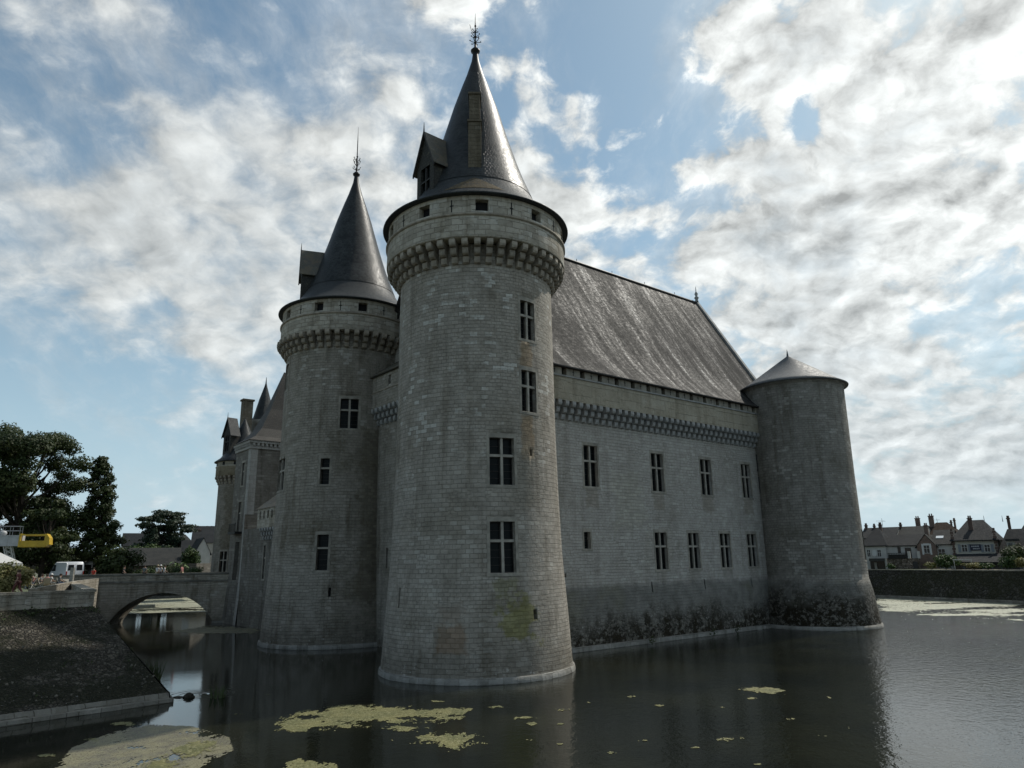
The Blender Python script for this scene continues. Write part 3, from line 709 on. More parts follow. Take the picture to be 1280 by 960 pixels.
# far walls and gables
rprof = [(.60, 20.98), (1.5, 21.75), (2.6, 22.9), (3.8, 24.5), (5.2, 26.75), (11.0, 36.30)]
UE = 40.9
def gable(u, flip):
    pts = [(u, v_, z_) for v_, z_ in rprof[1:]]+[(u, 22-v_, z_) for v_, z_ in rprof[1:-1][::-1]]
    pts = [(u, rprof[1][0]+.3, 0)]+pts+[(u, 20.2, 0)]
    return pts
mb = MB(); mb.face(gable(3.0, 0)); mb.face(gable(UE-.25, 1)[::-1]); mb.face([(3, 20.4, 0), (UE-.25, 20.4, 0), (UE-.25, 20.4, 22.), (3, 20.4, 22.)])
mb.build('end_walls', M_wall, keep)
rb = MB()
nseg = 26
for side in (0, 1):
    L = 0.
    for (v0, z0), (v1, z1) in zip(rprof, rprof[1:]):
        dl = hypot(v1-v0, z1-z0); sub = max(1, int(dl/1.4))
        for q in range(sub):
            fa, fb = q/sub, (q+1)/sub
            for i in range(nseg):
                a = 2.4+(UE-2.4)*i/nseg; b_ = 2.4+(UE-2.4)*(i+1)/nseg
                ya, yb = v0+(v1-v0)*fa, v0+(v1-v0)*fb; za, zb_ = z0+(z1-z0)*fa, z0+(z1-z0)*fb
                # slight sag of the old roof plane
                sg = lambda u_, zz: .10*sin(u_*.55)*sin((zz-21)/15.3*pi)
                if side: ya, yb = 22-ya, 22-yb
                P_ = [(a, ya-sg(a, za)*(1 if not side else -1), za), (b_, ya-sg(b_, za)*(1 if not side else -1), za), (b_, yb-sg(b_, zb_)*(1 if not side else -1), zb_), (a, yb-sg(a, zb_)*(1 if not side else -1), zb_)]
                uvq = [(a, L+dl*fa), (b_, L+dl*fa), (b_, L+dl*fb), (a, L+dl*fb)]
                rb.face(P_ if not side else P_[::-1], uvq if not side else uvq[::-1], True)
        L += dl
ro = rb.build('roof', M_roof, keep)
mb = MB(); sbox(mb, lambda s, z, d_: (s, .52+d_, z), 2.4, UE, 20.90, 20.99, 0, 1., 8); mb.build('eave_board', M_woodd, keep)
mb = MB(); mb.tube([(2.4, 11, 36.33), (UE, 11, 36.33)], .16, 6)
for q in range(7): mb.tube([(5+q*5.3, 11, 36.3), (5+q*5.3, 11, 36.75)], .04, 4)
mb.build('ridge', M_iron, ro)
mb = MB()
for side in (0, 1):
    for (v0, z0), (v1, z1) in zip(rprof[1:], rprof[2:]):
        f = (lambda v_: 22-v_) if side else (lambda v_: v_)
        lo = [(UE-.1, f(v0), z0-.2), (UE+.35, f(v0), z0-.2), (UE+.35, f(v1), z1-.2), (UE-.1, f(v1), z1-.2)]
        hi = [(p[0], p[1], p[2]+.55) for p in lo]
        mb.hexa(lo+hi)
mb.build('gable_coping', M_corbelg, ro)
mb = MB(); mb.lathe([(.22, 36.5), (.16, 36.8), (.30, 37.0), (.12, 37.2), (.22, 37.5), (.06, 37.8), (.03, 38.4), (0, 38.5)], 8, (UE+.1, 11, 0)); mb.build('gable_finial', M_corbelg, ro)
# vertical crack with loose drain at the corner
mb = MB(); zz = 16.3; x = 37.0-.2
pts = []
while zz > 4.6: pts.append((KO+26.0+rnd.uniform(-.05, .05)+.02*(16-zz), 1.56, zz)); zz -= .55
for i in range(0, len(pts)-1):
    if i % 4 != 3: mb.tube([pts[i], pts[i+1]], .045, 4)
mb.build('drain_pipe', M_iron, keep)

# ------------------------------------------------------------------ gate pavilion and low link (same castle frame)
pav = empty('gate_pavilion', (A_C[0], A_C[1], 0), ANG, 'square gate pavilion with pale stone corner and steep slate roof where the bridge ends', 'gatehouse')
PU, PV0, PV1, PE = .4, 45.2, 50.4, 20.6
SL = lambda s, z, d_: (PU+d_-.06*max(0, 6-z), -s, z)
SR = lambda s, z, d_: (s, PV0+d_-.06*max(0, 6-z), z)
lops = [(-47.9, -46.9, 15.5, 18.2, .35), (-48.3, -46.9, 4.75, 9.0, .6), (-48.2, -47.0, 10.2, 13.6, .4)]
mb = MB(); panel(mb, SL, -PV1, -PV0-.9, -.5, PE-.9, lops, 1.3, 1.4)
panel(mb, SR, PU+.8, 14., -.5, PE-.9, [], 1.5, 1.5); mb.build('wall', M_pav, pav)
mb = MB()
zq = [-.5, 0, 6, PE-.9]
panel(mb, SL, -PV0-.9, -PV0, -.5, PE-.9, [], 1, 1.2); panel(mb, SR, PU, PU+.8, -.5, PE-.9, [], 1, 1.2); mb.build('quoin', M_quoin, pav)
for o in (lops[0], lops[2]): window(pav, SL, *o[:4], 1., '4')
recess(pav, SL, *lops[1][:4], 1., .5, 'gate_doorway')
mb = MB(); sbox(mb, SL, -48.8, -46.4, 9.9, 10.15, -.8, 0)
for k in range(9): sbox(mb, SL, -48.75+k*.28, -48.71+k*.28, 10.15, 11.0, -.76, -.72)
sbox(mb, SL, -48.8, -46.4, 11.0, 11.07, -.8, -.68)
mb.build('balcony', M_iron, pav)
mb = MB(); SLe = lambda s, z, d_: (PU+d_, -s, z); SRe = lambda s, z, d_: (s, PV0+d_, z)
for i, (o_, h0, h1) in enumerate(((.12, PE-.95, PE-.65), (.30, PE-.3, PE))):
    sbox(mb, SLe, -PV1-o_, -PV0+o_, h0, h1, -o_, .3, 4); sbox(mb, SRe, PU+.301, 14, h0, h1, -o_+.002, .3, 3)
for k in range(11): sbox(mb, SLe, -PV0-k*.5-.25, -PV0-k*.5+.02, PE-.65, PE-.3, -.24, .1)
for k in range(26): sbox(mb, SRe, PU+.1+k*.5, PU+.37+k*.5, PE-.65, PE-.3, -.24, .1)
sbox(mb, SLe, -PV1, -PV0, PE-.66, PE-.29, .02, .3); sbox(mb, SRe, PU+.3, 14, PE-.66, PE-.29, .02, .3)
mb.build('cornice', M_quoin, pav)
mb = MB()
q0 = [(PU-.42, PV0-.42), (13.6, PV0-.42), (13.6, PV1+.42), (PU-.42, PV1+.42)]
lv = [(0, 0, PE+.02), (.9, .75, PE+.6), (1.8, 1.35, PE+1.7), (3.0, 2.05, PE+4.3), (4.7, 2.95, PE+9.4)]
def inset(q, du, dv): return [(q[0][0]+du, q[0][1]+dv), (q[1][0]-du, q[1][1]+dv), (q[2][0]-du, q[2][1]-dv), (q[3][0]+du, q[3][1]-dv)]
for (d0, e0, z0), (d1, e1, z1) in zip(lv, lv[1:]):
    a, b_ = inset(q0, d0, e0), inset(q0, d1, e1)
    for k in range(4):
        j = (k+1) % 4; mb.face([(*a[k], z0), (*a[j], z0), (*b_[j], z1), (*b_[k], z1)])
mb.face([(*p, PE+9.4) for p in inset(q0, 4.7, 2.95)]); mb.build('roof', M_pavroof, pav)
mb = MB(); mb.face([(PU, PV1, 0), (13.2, PV1, 0), (13.2, PV1, PE), (PU, PV1, PE)]); mb.face([(13.2, PV0, 0), (13.2, PV1, 0), (13.2, PV1, PE), (13.2, PV0, PE)]); mb.build('back_walls', M_pav, pav)
# low link between pavilion and second tower
lk = empty('link_building', (A_C[0], A_C[1], 0), ANG, 'low stone link with small machicolated parapet between gate pavilion and browner tower', 'wing')
SLk = lambda s, z, d_: (.1+d_, -s, z)
mb = MB(); panel(mb, SLk, -44.9, -25., -.5, 10.3, [(-38.2, -37.6, 5.0, 8.4, .4)], 2, 2); 
panel(mb, lambda s, z, d_: (.1+s, 44.9-d_, z), 0, 8, -.5, 12, [], 3, 4); mb.build('wall', M_pav, lk)
window(lk, SLk, -38.2, -37.6, 5.0, 8.4, 1., 'h')
mb = MB(); SLp = lambda s, z, d_: (-.45+d_, -s, z)
lo_ = [(-38.6+k*1.1, -38.1+k*1.1, 11.1, 11.9, .3) for k in range(12)]
panel(mb, SLp, -39.2, -25., 10.2, 12.2, lo_, 2, 2); sbox(mb, SLp, -39.2, -25., 10.15, 10.25, 0, .6); mb.face([(-.45, 39.2, 10.2), (3, 39.2, 10.2), (3, 39.2, 12.2), (-.45, 39.2, 12.2)])
mb.build('parapet', M_band, lk)
for q in lo_: recess(lk, SLp, *q[:4], 1., .25)
for k in range(18):
    c_ = cm.copy(); col.objects.link(c_); c_.parent = lk; c_.location = (.12, 25.6+k*.74, 8.9); c_.rotation_euler = (0, 0, pi); c_.scale = (.75, .9, .9)
mb = MB(); mb.face([(-.6, 39.5, 12.15), (-.6, 25, 12.15), (3.2, 25, 15.6), (3.2, 37.0, 15.6)]); mb.face([(-.6, 39.5, 12.15), (3.2, 37., 15.6), (4.2, 39.5, 12.15)]); mb.build('roof', M_mossroof, lk)

# ------------------------------------------------------------------ far small tower with dormer, chimney, spire turret behind
fc = (107*sin(R(-21.0)), 107*cos(R(-21.0)))
ft = empty('far_tower', (fc[0], fc[1], 0), 0, 'small distant round tower with corbelled top behind the gate pavilion', 'tower')
ph = atan2(-fc[1], -fc[0])
SF = lambda a, z, d_: ((3.05-.02*min(z, 10)-d_)*cos(a), (3.05-.02*min(z, 10)-d_)*sin(a), z)
fo = [(ph-R(40), ph-R(20), 5.2, 8.2, .4)]
mb = MB(); panel(mb, SF, ph-pi, ph+pi, -.5, 18.2, fo, 2*pi/48, 1.6, 3., True); mb.build('shaft', M_stoneB, ft); window(ft, SF, *fo[0][:4], 3., '4')
mb = MB(); mb.lathe([(2.8, 18.3), (3.32, 18.3), (3.32, 19.5), (3.40, 19.55), (3.40, 19.62), (3.30, 19.65), (3.30, 20.3)], 48, uvr=3.3); mb.build('parapet', M_bandy, ft)
SFp = lambda a, z, d_: ((3.30-d_)*cos(a), (3.30-d_)*sin(a), z)
for k in range(12):
    a = ph+R(-15+30*k); mb = MB(); sbox(mb, SFp, a-.06, a+.06, 19.75, 20.2, -.01, .05, 1); mb.build('opening', M_dark, ft)
cf = corbel_mb(1.15, .32, .55).build('corbel', M_corbel, ft)
for k in range(30):
    c_ = cf if k == 0 else cf.copy()
    if k: col.objects.link(c_)
    a = 2*pi*k/30; c_.location = (2.82*cos(a), 2.82*sin(a), 17.15); c_.rotation_euler = (0, 0, a)
mb = MB(); mb.lathe([(3., 20.25), (3.62, 20.28), (3.62, 20.36), (2.9, 20.9), (2.3, 21.8), (1.6, 23.4), (0.05, 26.8)], 48); mb.build('roof', M_cone, ft)
dormer(ft, ph+R(-60), 2.5, 21.3, 24.2, 26.6, 1.1, None, M_skirt)
# wing behind with chimney and spire turret
fw = empty('far_castle_wing', (0, 0, 0), 0, 'castle wing behind the gate pavilion with brown brick chimney and pointed turret', 'castle wing')
p0 = atd(308, 520, 112); mb = MB(); 
rz_ = R(39); mb.box((p0.x, p0.y, 24.), (1.45, 1.1, 13.0), rz_); mb.box((p0.x, p0.y, 30.5), (1.75, 1.4, .25), rz_); mb.build('chimney', M_chim, fw)
p1 = atd(328, 522, 114); mb = MB(); mb.lathe([(1.5, 10), (1.5, 27.3)], 24, (p1.x, p1.y, 0), uvr=1.5); mb.build('turret', M_pav, fw)
mb = MB(); mb.lathe([(1.5, 27.2), (1.75, 27.5), (1.75, 27.8), (1.5, 27.9)], 24, (p1.x, p1.y, 0)); mb.build('turret_cornice', M_quoin, fw)
mb = MB(); mb.lathe([(1.8, 27.85), (1.55, 28.3), (.85, 31.2), (.25, 33.2), (.1, 33.8), (.03, 34.8)], 24, (p1.x+.2, p1.y, 0)); mb.build('spire', M_cone, fw)
mb = MB(); rr_ = R(129)
pc = Vector((p1.x+2.5, p1.y+2, 0)); M3 = Matrix.Rotation(rz_, 3, 'Z')
def wp(a, b_, z): q = pc+M3 @ Vector((a, b_, 0)); return (q.x, q.y, z)
mb.hexa([wp(-4, -13, 0), wp(6, -13, 0), wp(6, 5, 0), wp(-4, 5, 0), wp(-4, -13, 19.5), wp(6, -13, 19.5), wp(6, 5, 19.5), wp(-4, 5, 19.5)]); mb.build('wall', M_pav, fw)
mb = MB(); mb.face([wp(-4.4, -13, 19.4), wp(-4.4, 5.4, 19.4), wp(1, 3, 26.), wp(1, -13, 26.)]); mb.face([wp(-4.4, 5.4, 19.4), wp(6.4, 5.4, 19.4), wp(1, 3, 26)]); mb.face([wp(6.4, 5.4, 19.4), wp(6.4, -13, 19.4), wp(1, -13, 26.), wp(1, 3, 26)]); mb.build('roof', M_skirt, fw)

# ------------------------------------------------------------------ water
m, t, b = mat('moat_water'); M_water = m
_g = t.new('ShaderNodeNewGeometry'); pos = _g.outputs['Position']
b.inputs['Base Color'].default_value = (.012, .014, .008, 1); b.inputs['IOR'].default_value = 1.40
murk = t.noise(pos, .12, 4, .6)
t.put(b.inputs['Base Color'], t.mix(t.ss(murk, .4, .65), (.005, .006, .004), (.013, .014, .008)))
t.put(b.inputs['Roughness'], t.ss(t.noise(pos, .07, 3), .4, .65, .03, .08))
calm = t.ss(t.sep(pos)[0], -14., 6., .16, 1.)
rx_ = t.ss(t.sep(pos)[0], 14., 42., 0., 8.)
calm = t.m('ADD', calm, rx_)
wn = t.noise(t.mapping(pos, sca=(1., .8, 1)), 2.4, 3, .6)
wn2 = t.noise(t.mapping(pos, sca=(.8, 1, 1), rot=(0, 0, .5)), 7.5, 2, .6)
rip = t.m('ADD', t.m('MULTIPLY', wn, .9), t.m('MULTIPLY', wn2, .32))
rc = atz(250, 868)
dr = t.vm('DISTANCE', pos, tuple(rc))
ring = t.m('MULTIPLY', t.m('SINE', t.m('MULTIPLY', dr, 15.)), t.ss(dr, .3, 2.6, .22, 0.))
bn = t.new('ShaderNodeBump'); bn.inputs[0].default_value = 1.; bn.inputs[1].default_value = .022
t.put(bn.inputs['Height'], t.m('ADD', t.m('MULTIPLY', rip, calm), ring)); t.put(b.inputs['Normal'], bn.outputs[0])

# moat outline at water level (counter-clockwise) and land around it
MO = [(-62, -7.9), (-16.78, 37.34), (-46.6, 83.0), (-66, 108), (-78, 150), (22, 172), (54.9, 115), (84, 57.35), (112, 2)]
CAMB = (112, 2), (-62, -7.9)
GZ = 4.6
def offset_poly(P_, offs):
    n = len(P_); out = []
    for i in range(n):
        a, b_, c = Vector(P_[i-1]), Vector(P_[i]), Vector(P_[(i+1) % n])
        e0 = (b_-a).normalized(); e1 = (c-b_).normalized()
        ccw = 1
        n0 = Vector((e0.y, -e0.x)); n1 = Vector((e1.y, -e1.x))
        o0, o1 = offs[i-1], offs[i]
        # intersect the two offset lines
        A0 = b_+n0*o0*SGN; A1 = b_+n1*o1*SGN
        cr = e0.x*e1.y-e0.y*e1.x
        if abs(cr) < 1e-4: out.append(A0)
        else:
            w_ = A1-A0; t_ = (w_.x*e1.y-w_.y*e1.x)/cr; out.append(A0+e0*t_)
    return out
area = sum(MO[i][0]*MO[(i+1) % len(MO)][1]-MO[(i+1) % len(MO)][0]*MO[i][1] for i in range(len(MO)))
SGN = 1 if area > 0 else -1
OFF = [9.95, 3.35, 3.2, 3., 4., 4., 1.2, 1.2, 2.0]
TOP = offset_poly(MO, OFF)
TZ = [GZ-.35]*2+[GZ-.3]*3+[4.05]*4
mb = MB(); mb.face([(-130, -30, 0), (150, -30, 0), (150, 200, 0), (-130, 200, 0)]); tag(mb.build('water', M_water), kind='structure')

m, t, b = mat('ground_gravel_grass'); M_ground = m
pos = t.new('ShaderNodeNewGeometry').outputs['Position']
n1_ = t.noise(pos, .06, 4, .6); n2_ = t.noise(pos, 1.5, 5, .7)
gc = t.mix(t.ss(n1_, .42, .55), (.26, .235, .19), (.07, .09, .035))
t.put(b.inputs['Base Color'], t.mix(t.ss(n2_, .35, .7), gc, t.mix(1., gc, (.6, .6, .55), 'MULTIPLY'))); b.inputs['Roughness'].default_value = .95
bm = bmesh.new()
outer = [(-6000, -6000), (6000, -6000), (6000, 9000), (-6000, 9000)]
vo = [bm.verts.new((*p, 4.3)) for p in outer]; vi = [bm.verts.new((p.x, p.y, TZ[i])) for i, p in enumerate(TOP)]
ed = [bm.edges.new((vo[i], vo[(i+1) % 4])) for i in range(4)]+[bm.edges.new((vi[i], vi[(i+1) % len(vi)])) for i in range(len(vi))]
bmesh.ops.triangle_fill(bm, use_beauty=True, use_dissolve=False, edges=ed)
me = bpy.data.meshes.new('ground'); bm.to_mesh(me); bm.free(); me.materials.append(M_ground)
g_ = bpy.data.objects.new('ground', me); col.objects.link(g_); tag(g_, kind='structure')

# bank masonry
def rubble_mat(name, dark, light, moss, gapc=(.02, .018, .014), sc_=3.0, mossamt=1., wash=None):
    m, t, b = mat(name)
    ob = t.new('ShaderNodeNewGeometry').outputs['Position']
    warp = t.vm('ADD', ob, t.vm('SCALE', t.noise(ob, 1.6, 3, out='Color'), .5))
    vo = t.new('ShaderNodeTexVoronoi', feature='DISTANCE_TO_EDGE'); t.put(vo.inputs['Vector'], warp); vo.inputs['Scale'].default_value = sc_
    vc = t.new('ShaderNodeTexVoronoi', feature='F1'); t.put(vc.inputs['Vector'], warp); vc.inputs['Scale'].default_value = sc_
    g = t.sep(vc.outputs['Color'])[0]
    c = t.mix(g, dark, light)
    c = t.mix(t.ss(vo.outputs['Distance'], .02, .10, .9, 0.), c, gapc)
    c = t.mix(t.m('MULTIPLY', t.ss(t.m('ADD', t.noise(ob, .35, 5, .65), t.m('MULTIPLY', t.noise(ob, 2.6, 4, .7), .35)), .56, .72), mossamt), c, t.mix(t.noise(ob, 5., 4), moss, tuple(q*2.2 for q in moss)))
    c = t.mix(t.ss(t.noise(ob, 6.5, 3, .7), .66, .72, 0, .7), c, (.42, .41, .38))
    t.put(b.inputs['Base Color'], c); b.inputs['Roughness'].default_value = .95; b.inputs['Specular IOR Level'].default_value = .2
    bn = t.new('ShaderNodeBump'); bn.inputs[0].default_value = 1.; bn.inputs[1].default_value = .11
    t.put(bn.inputs['Height'], t.m('ADD', t.ss(vo.outputs['Distance'], 0, .25), t.m('MULTIPLY', t.noise(ob, 4, 4, .7), 1.2))); t.put(b.inputs['Normal'], bn.outputs[0])
    return m
M_rub = rubble_mat('bank_rubble', (.040, .035, .027), (.14, .125, .10), (.012, .013, .006), sc_=5.5, mossamt=.85)
M_rubd = rubble_mat('far_bank_rubble', (.040, .038, .030), (.085, .080, .068), (.018, .019, .010), sc_=2.2, mossamt=.7)
M_capst = stone('cap_stone', (.22, .215, .19), (.38, .37, .34), row=.9, bw=1.1, white=.3, dirt=.9)
M_bank_ledge = stone('bank_ledge_stone', (.12, .112, .095), (.30, .285, .25), row=.6, bw=.9, white=.2, dirt=.5, mort=.9)

def bank(i0, i1, name, label, mrub, cat='wall', ledge=True, cap=None, nseg=10, wob=.22, capz=None, veg=0):
    e = empty(name, (0, 0, 0), 0, label, cat, 'walls of the moat')
    mb = MB()
    a0, b0 = Vector(MO[i0]), Vector(MO[i1]); a1, b1 = TOP[i0], TOP[i1]; za, zb_ = TZ[i0], TZ[i1]
    n = max(2, int((b0-a0).length/1.0)); k = 7
    Lh = (b0-a0).length
    nrm = ((a1+b1)/2-(a0+b0)/2).normalized()
    def pt(i, j):
        f, g = i/n, j/k
        lo = a0.lerp(b0, f)+nrm*.35; hi = a1.lerp(b1, f)
        p_ = lo.lerp(hi, g); z_ = .42+(za+(zb_-za)*f-.42)*g
        w_ = wob*noise.noise(Vector((p_.x*.8, p_.y*.8, z_*1.1+i0*9)))*(0 if j in (0, k) or i in (0, n) else 1)
        return (p_.x, p_.y, z_+w_)
    for i in range(n):
        for j in range(k): mb.face([pt(i, j), pt(i+1, j), pt(i+1, j+1), pt(i, j+1)], None, False)
    mb.build('batter', mrub, e)
    if ledge:
        mb = MB()
        for i in range(n):
            p = a0.lerp(b0, i/n); q = a0.lerp(b0, (i+1)/n); ins = nrm*.6
            L0, L1 = Lh*i/n, Lh*(i+1)/n
            mb.face([(p.x, p.y, -1.5), (q.x, q.y, -1.5), (q.x, q.y, .19), (p.x, p.y, .19)], [(L0, -1.5), (L1, -1.5), (L1, .19), (L0, .19)])
            mb.face([(p.x, p.y, .19), (q.x, q.y, .19), (q.x+nrm.x*.25, q.y+nrm.y*.25, .21), (p.x+nrm.x*.25, p.y+nrm.y*.25, .21)], [(L0, .19), (L1, .19), (L1, .55), (L0, .55)])
            mb.face([(p.x+nrm.x*.25, p.y+nrm.y*.25, .21), (q.x+nrm.x*.25, q.y+nrm.y*.25, .21), (q.x+nrm.x*.32, q.y+nrm.y*.32, .44), (p.x+nrm.x*.32, p.y+nrm.y*.32, .44)], [(L0, .55), (L1, .55), (L1, .9), (L0, .9)])
            mb.face([(p.x+nrm.x*.32, p.y+nrm.y*.32, .44), (q.x+nrm.x*.32, q.y+nrm.y*.32, .44), (q.x+nrm.x*1., q.y+nrm.y*1., .46), (p.x+nrm.x*1., p.y+nrm.y*1., .46)], [(L0, .9), (L1, .9), (L1, 1.5), (L0, 1.5)])
        mb.build('ledge', M_bank_ledge, e)
    if cap:
        mb = MB(); h, w_, m_ = cap
        dr_ = (b1-a1).normalized(); nn = Vector((-dr_.y, dr_.x)); 
        if nn.dot(nrm) < 0: nn = -nn
        nseg_ = max(1, int((b1-a1).length/4))
        for i in range(nseg_):
            p, q = a1.lerp(b1, i/nseg_), a1.lerp(b1, (i+1)/nseg_); z0 = min(za, zb_)-.25
            P_ = [(p.x, p.y), (q.x, q.y), (q.x+nn.x*w_, q.y+nn.y*w_), (p.x+nn.x*w_, p.y+nn.y*w_)]
            mb.hexa([(*c, z0) for c in P_]+[(*c, za+h) for c in P_])
            P2 = [(p.x-nn.x*.07, p.y-nn.y*.07), (q.x-nn.x*.07, q.y-nn.y*.07), (q.x+nn.x*(w_+.07), q.y+nn.y*(w_+.07)), (p.x+nn.x*(w_+.07), p.y+nn.y*(w_+.07))]
            mb.hexa([(*c, za+h+.002) for c in P2]+[(*c, za+h+.14) for c in P2])
        mb.build('parapet', m_, e)
    return e
bank(0, 1, 'moat_wall', 'foreground sloping rubble moat wall with stone ledge and parapet at left', M_rub, cap=(.80, .5, M_bridge))
bank(1, 2, 'moat_wall', 'far side of the left bastion running back to the bridge', M_rub, cap=(.80, .5, M_bridge))
bank(2, 3, 'moat_wall', 'sloping moat wall seen as a dark wedge through the bridge arch', M_rub, cap=(.5, .5, M_capst))
bank(3, 4, 'moat_wall', 'moat wall beyond the bridge below the old barn', M_rubd, cap=(.5, .5, M_capst))
bank(4, 5, 'moat_wall', 'rear moat wall hidden behind the castle', M_rubd)
bank(5, 6, 'moat_wall', 'rear right moat wall behind the corner tower', M_rubd)
bank(6, 7, 'moat_wall', 'long dark rubble moat wall below the riverside houses at right', M_rubd, cap=(.02, .45, M_bridgec))
bank(7, 8, 'moat_wall', 'right moat wall outside the frame', M_rubd)
bank(8, 0, 'moat_wall', 'near moat wall below the viewer', M_rubd)

# ------------------------------------------------------------------ bridge
bx = Vector((-33.4, 85.6)); by = Vector((-52., 82.2)); bdir = (by-bx).normalized(); bn_ = Vector((-bdir.y, bdir.x))
if bn_.y < 0: bn_ = -bn_
br = empty('stone_bridge', (bx.x, bx.y, 0), 0, 'stone arched bridge with flat parapet crossing the moat to the gate', 'bridge')
Lb = (by-bx).length; BW = 5.0
def bp(s, w_, z): p_ = bdir*s+bn_*w_; return (p_.x, p_.y, z)
a0, a1, az0, rise = 1.4, 12.5, .25, 3.2
chalf = (a1-a0)/2; Rr = (chalf**2+rise**2)/(2*rise)
def archz(s):
    if s <= a0 or s >= a1: return -1.
    dx_ = s-(a0+a1)/2; return max(-1, az0+rise-Rr+sqrt(max(0, Rr*Rr-dx_*dx_)))
mb = MB(); ns = 60; zt = 4.75
ss_ = sorted(set([Lb*i/ns for i in range(ns+1)]+[a0+.001, a1-.001, a0, a1]))
for w_ in (0, BW):
    for p, q in zip(ss_, ss_[1:]):
        zp, zq_ = archz(p), archz(q)
        if q <= a0+.0005 or p >= a1-.0005: zp = zq_ = -1.
        mb.face([bp(p, w_, zp), bp(q, w_, zq_), bp(q, w_, zt), bp(p, w_, zt)], [(p, zp), (q, zq_), (q, zt), (p, zt)])
for p, q in zip(ss_, ss_[1:]):
    if p >= a0 and q <= a1: mb.face([bp(p, 0, archz(p)), bp(q, 0, archz(q)), bp(q, BW, archz(q)), bp(p, BW, archz(p))], [(p, 0), (q, 0), (q, BW), (p, BW)], True)
mb.build('arch_wall', M_bridge, br)
mb = MB()
for i in range(26):
    f0, f1 = i/26, (i+1)/26; th = asin(min(1, chalf/Rr)); c_s = (a0+a1)/2; cz = az0+rise-Rr
    t0, t1 = -th+2*th*f0+.004, -th+2*th*f1-.004
    P_ = [(c_s+Rr*sin(t0), cz+Rr*cos(t0)), (c_s+Rr*sin(t1), cz+Rr*cos(t1)), (c_s+(Rr+.5)*sin(t1), cz+(Rr+.5)*cos(t1)), (c_s+(Rr+.5)*sin(t0), cz+(Rr+.5)*cos(t0))]
    mb.hexa([bp(s_, -.03, z_) for s_, z_ in P_]+[bp(s_, .2, z_) for s_, z_ in P_])
mb.build('voussoirs', M_bridge, br)
mb = MB()
for w0, w1 in ((-.0, .42), (BW-.42, BW)):
    for i in range(8):
        p, q = Lb*i/8, Lb*(i+1)/8
        mb.hexa([bp(p, w0, zt), bp(q, w0, zt), bp(q, w1, zt), bp(p, w1, zt), bp(p, w0, 5.45), bp(q, w0, 5.45), bp(q, w1, 5.45), bp(p, w1, 5.45)])
mb.build('parapet', M_bridge, br)
mb = MB()
for w0, w1 in ((-.09, .50), (BW-.5, BW+.09)):
    mb.hexa([bp(0, w0, 5.452), bp(Lb, w0, 5.452), bp(Lb, w1, 5.452), bp(0, w1, 5.452), bp(0, w0, 5.62), bp(Lb, w0, 5.62), bp(Lb, w1, 5.62), bp(0, w1, 5.62)])
mb.hexa([bp(0, -.10, 4.62), bp(Lb, -.10, 4.62), bp(Lb, .03, 4.62), bp(0, .03, 4.62), bp(0, -.10, 4.82), bp(Lb, -.10, 4.82), bp(Lb, .03, 4.82), bp(0, .03, 4.82)])
mb.build('coping', M_bridgec, br)
mb = MB(); mb.face([bp(-.5, .4, 4.78), bp(Lb+8, .4, 4.68), bp(Lb+8, BW-.4, 4.68), bp(-.5, BW-.4, 4.78)]); mb.build('roadway', M_ground, br)
# pier footing
mb = MB(); mb.hexa([bp(-.3, -.25, -1), bp(1.5, -.25, -1), bp(1.5, BW, -1), bp(-.3, BW, -1), bp(-.3, -.18, .25), bp(1.42, -.18, .25), bp(1.42, BW, .25), bp(-.3, BW, .25)]); mb.build('footing', M_ledge, br)

# ------------------------------------------------------------------ algae
m, t, b = mat('algae_scum'); M_alg = m
pos = t.new('ShaderNodeNewGeometry').outputs['Position']
c = t.mix(t.ss(t.noise(pos, .9, 4, .6), .35, .65), (.15, .142, .048), (.085, .09, .028))
c = t.mix(t.ss(t.noise(pos, 8., 4, .7), .50, .62), c, (.24, .222, .11)); c = t.mix(t.ss(t.noise(pos, 3., 4, .7), .60, .70, 0, .8), c, (.05, .055, .02))
t.put(b.inputs['Base Color'], c); b.inputs['Roughness'].default_value = .75
bn = t.new('ShaderNodeBump'); bn.inputs[0].default_value = 1.; bn.inputs[1].default_value = .03; t.put(bn.inputs['Height'], t.noise(pos, 9, 5, .8)); t.put(b.inputs['Normal'], bn.outputs[0])
m, t, b = mat('brown_scum'); M_algb = m
pos = t.new('ShaderNodeNewGeometry').outputs['Position']
c = t.mix(t.ss(t.noise(pos, .8, 4, .6), .4, .6), (.115, .105, .07), (.17, .155, .09)); c = t.mix(t.ss(t.noise(pos, 7., 4, .7), .55, .65), c, (.2, .2, .11))
t.put(b.inputs['Base Color'], c); b.inputs['Roughness'].default_value = .6
m, t, b = mat('pale_scum'); M_algp = m
pos = t.new('ShaderNodeNewGeometry').outputs['Position']
t.put(b.inputs['Base Color'], t.mix(t.noise(t.mapping(pos, sca=(.3, 1, 1)), .6, 4, .6), (.26, .265, .19), (.40, .40, .30))); b.inputs['Roughness'].default_value = .6

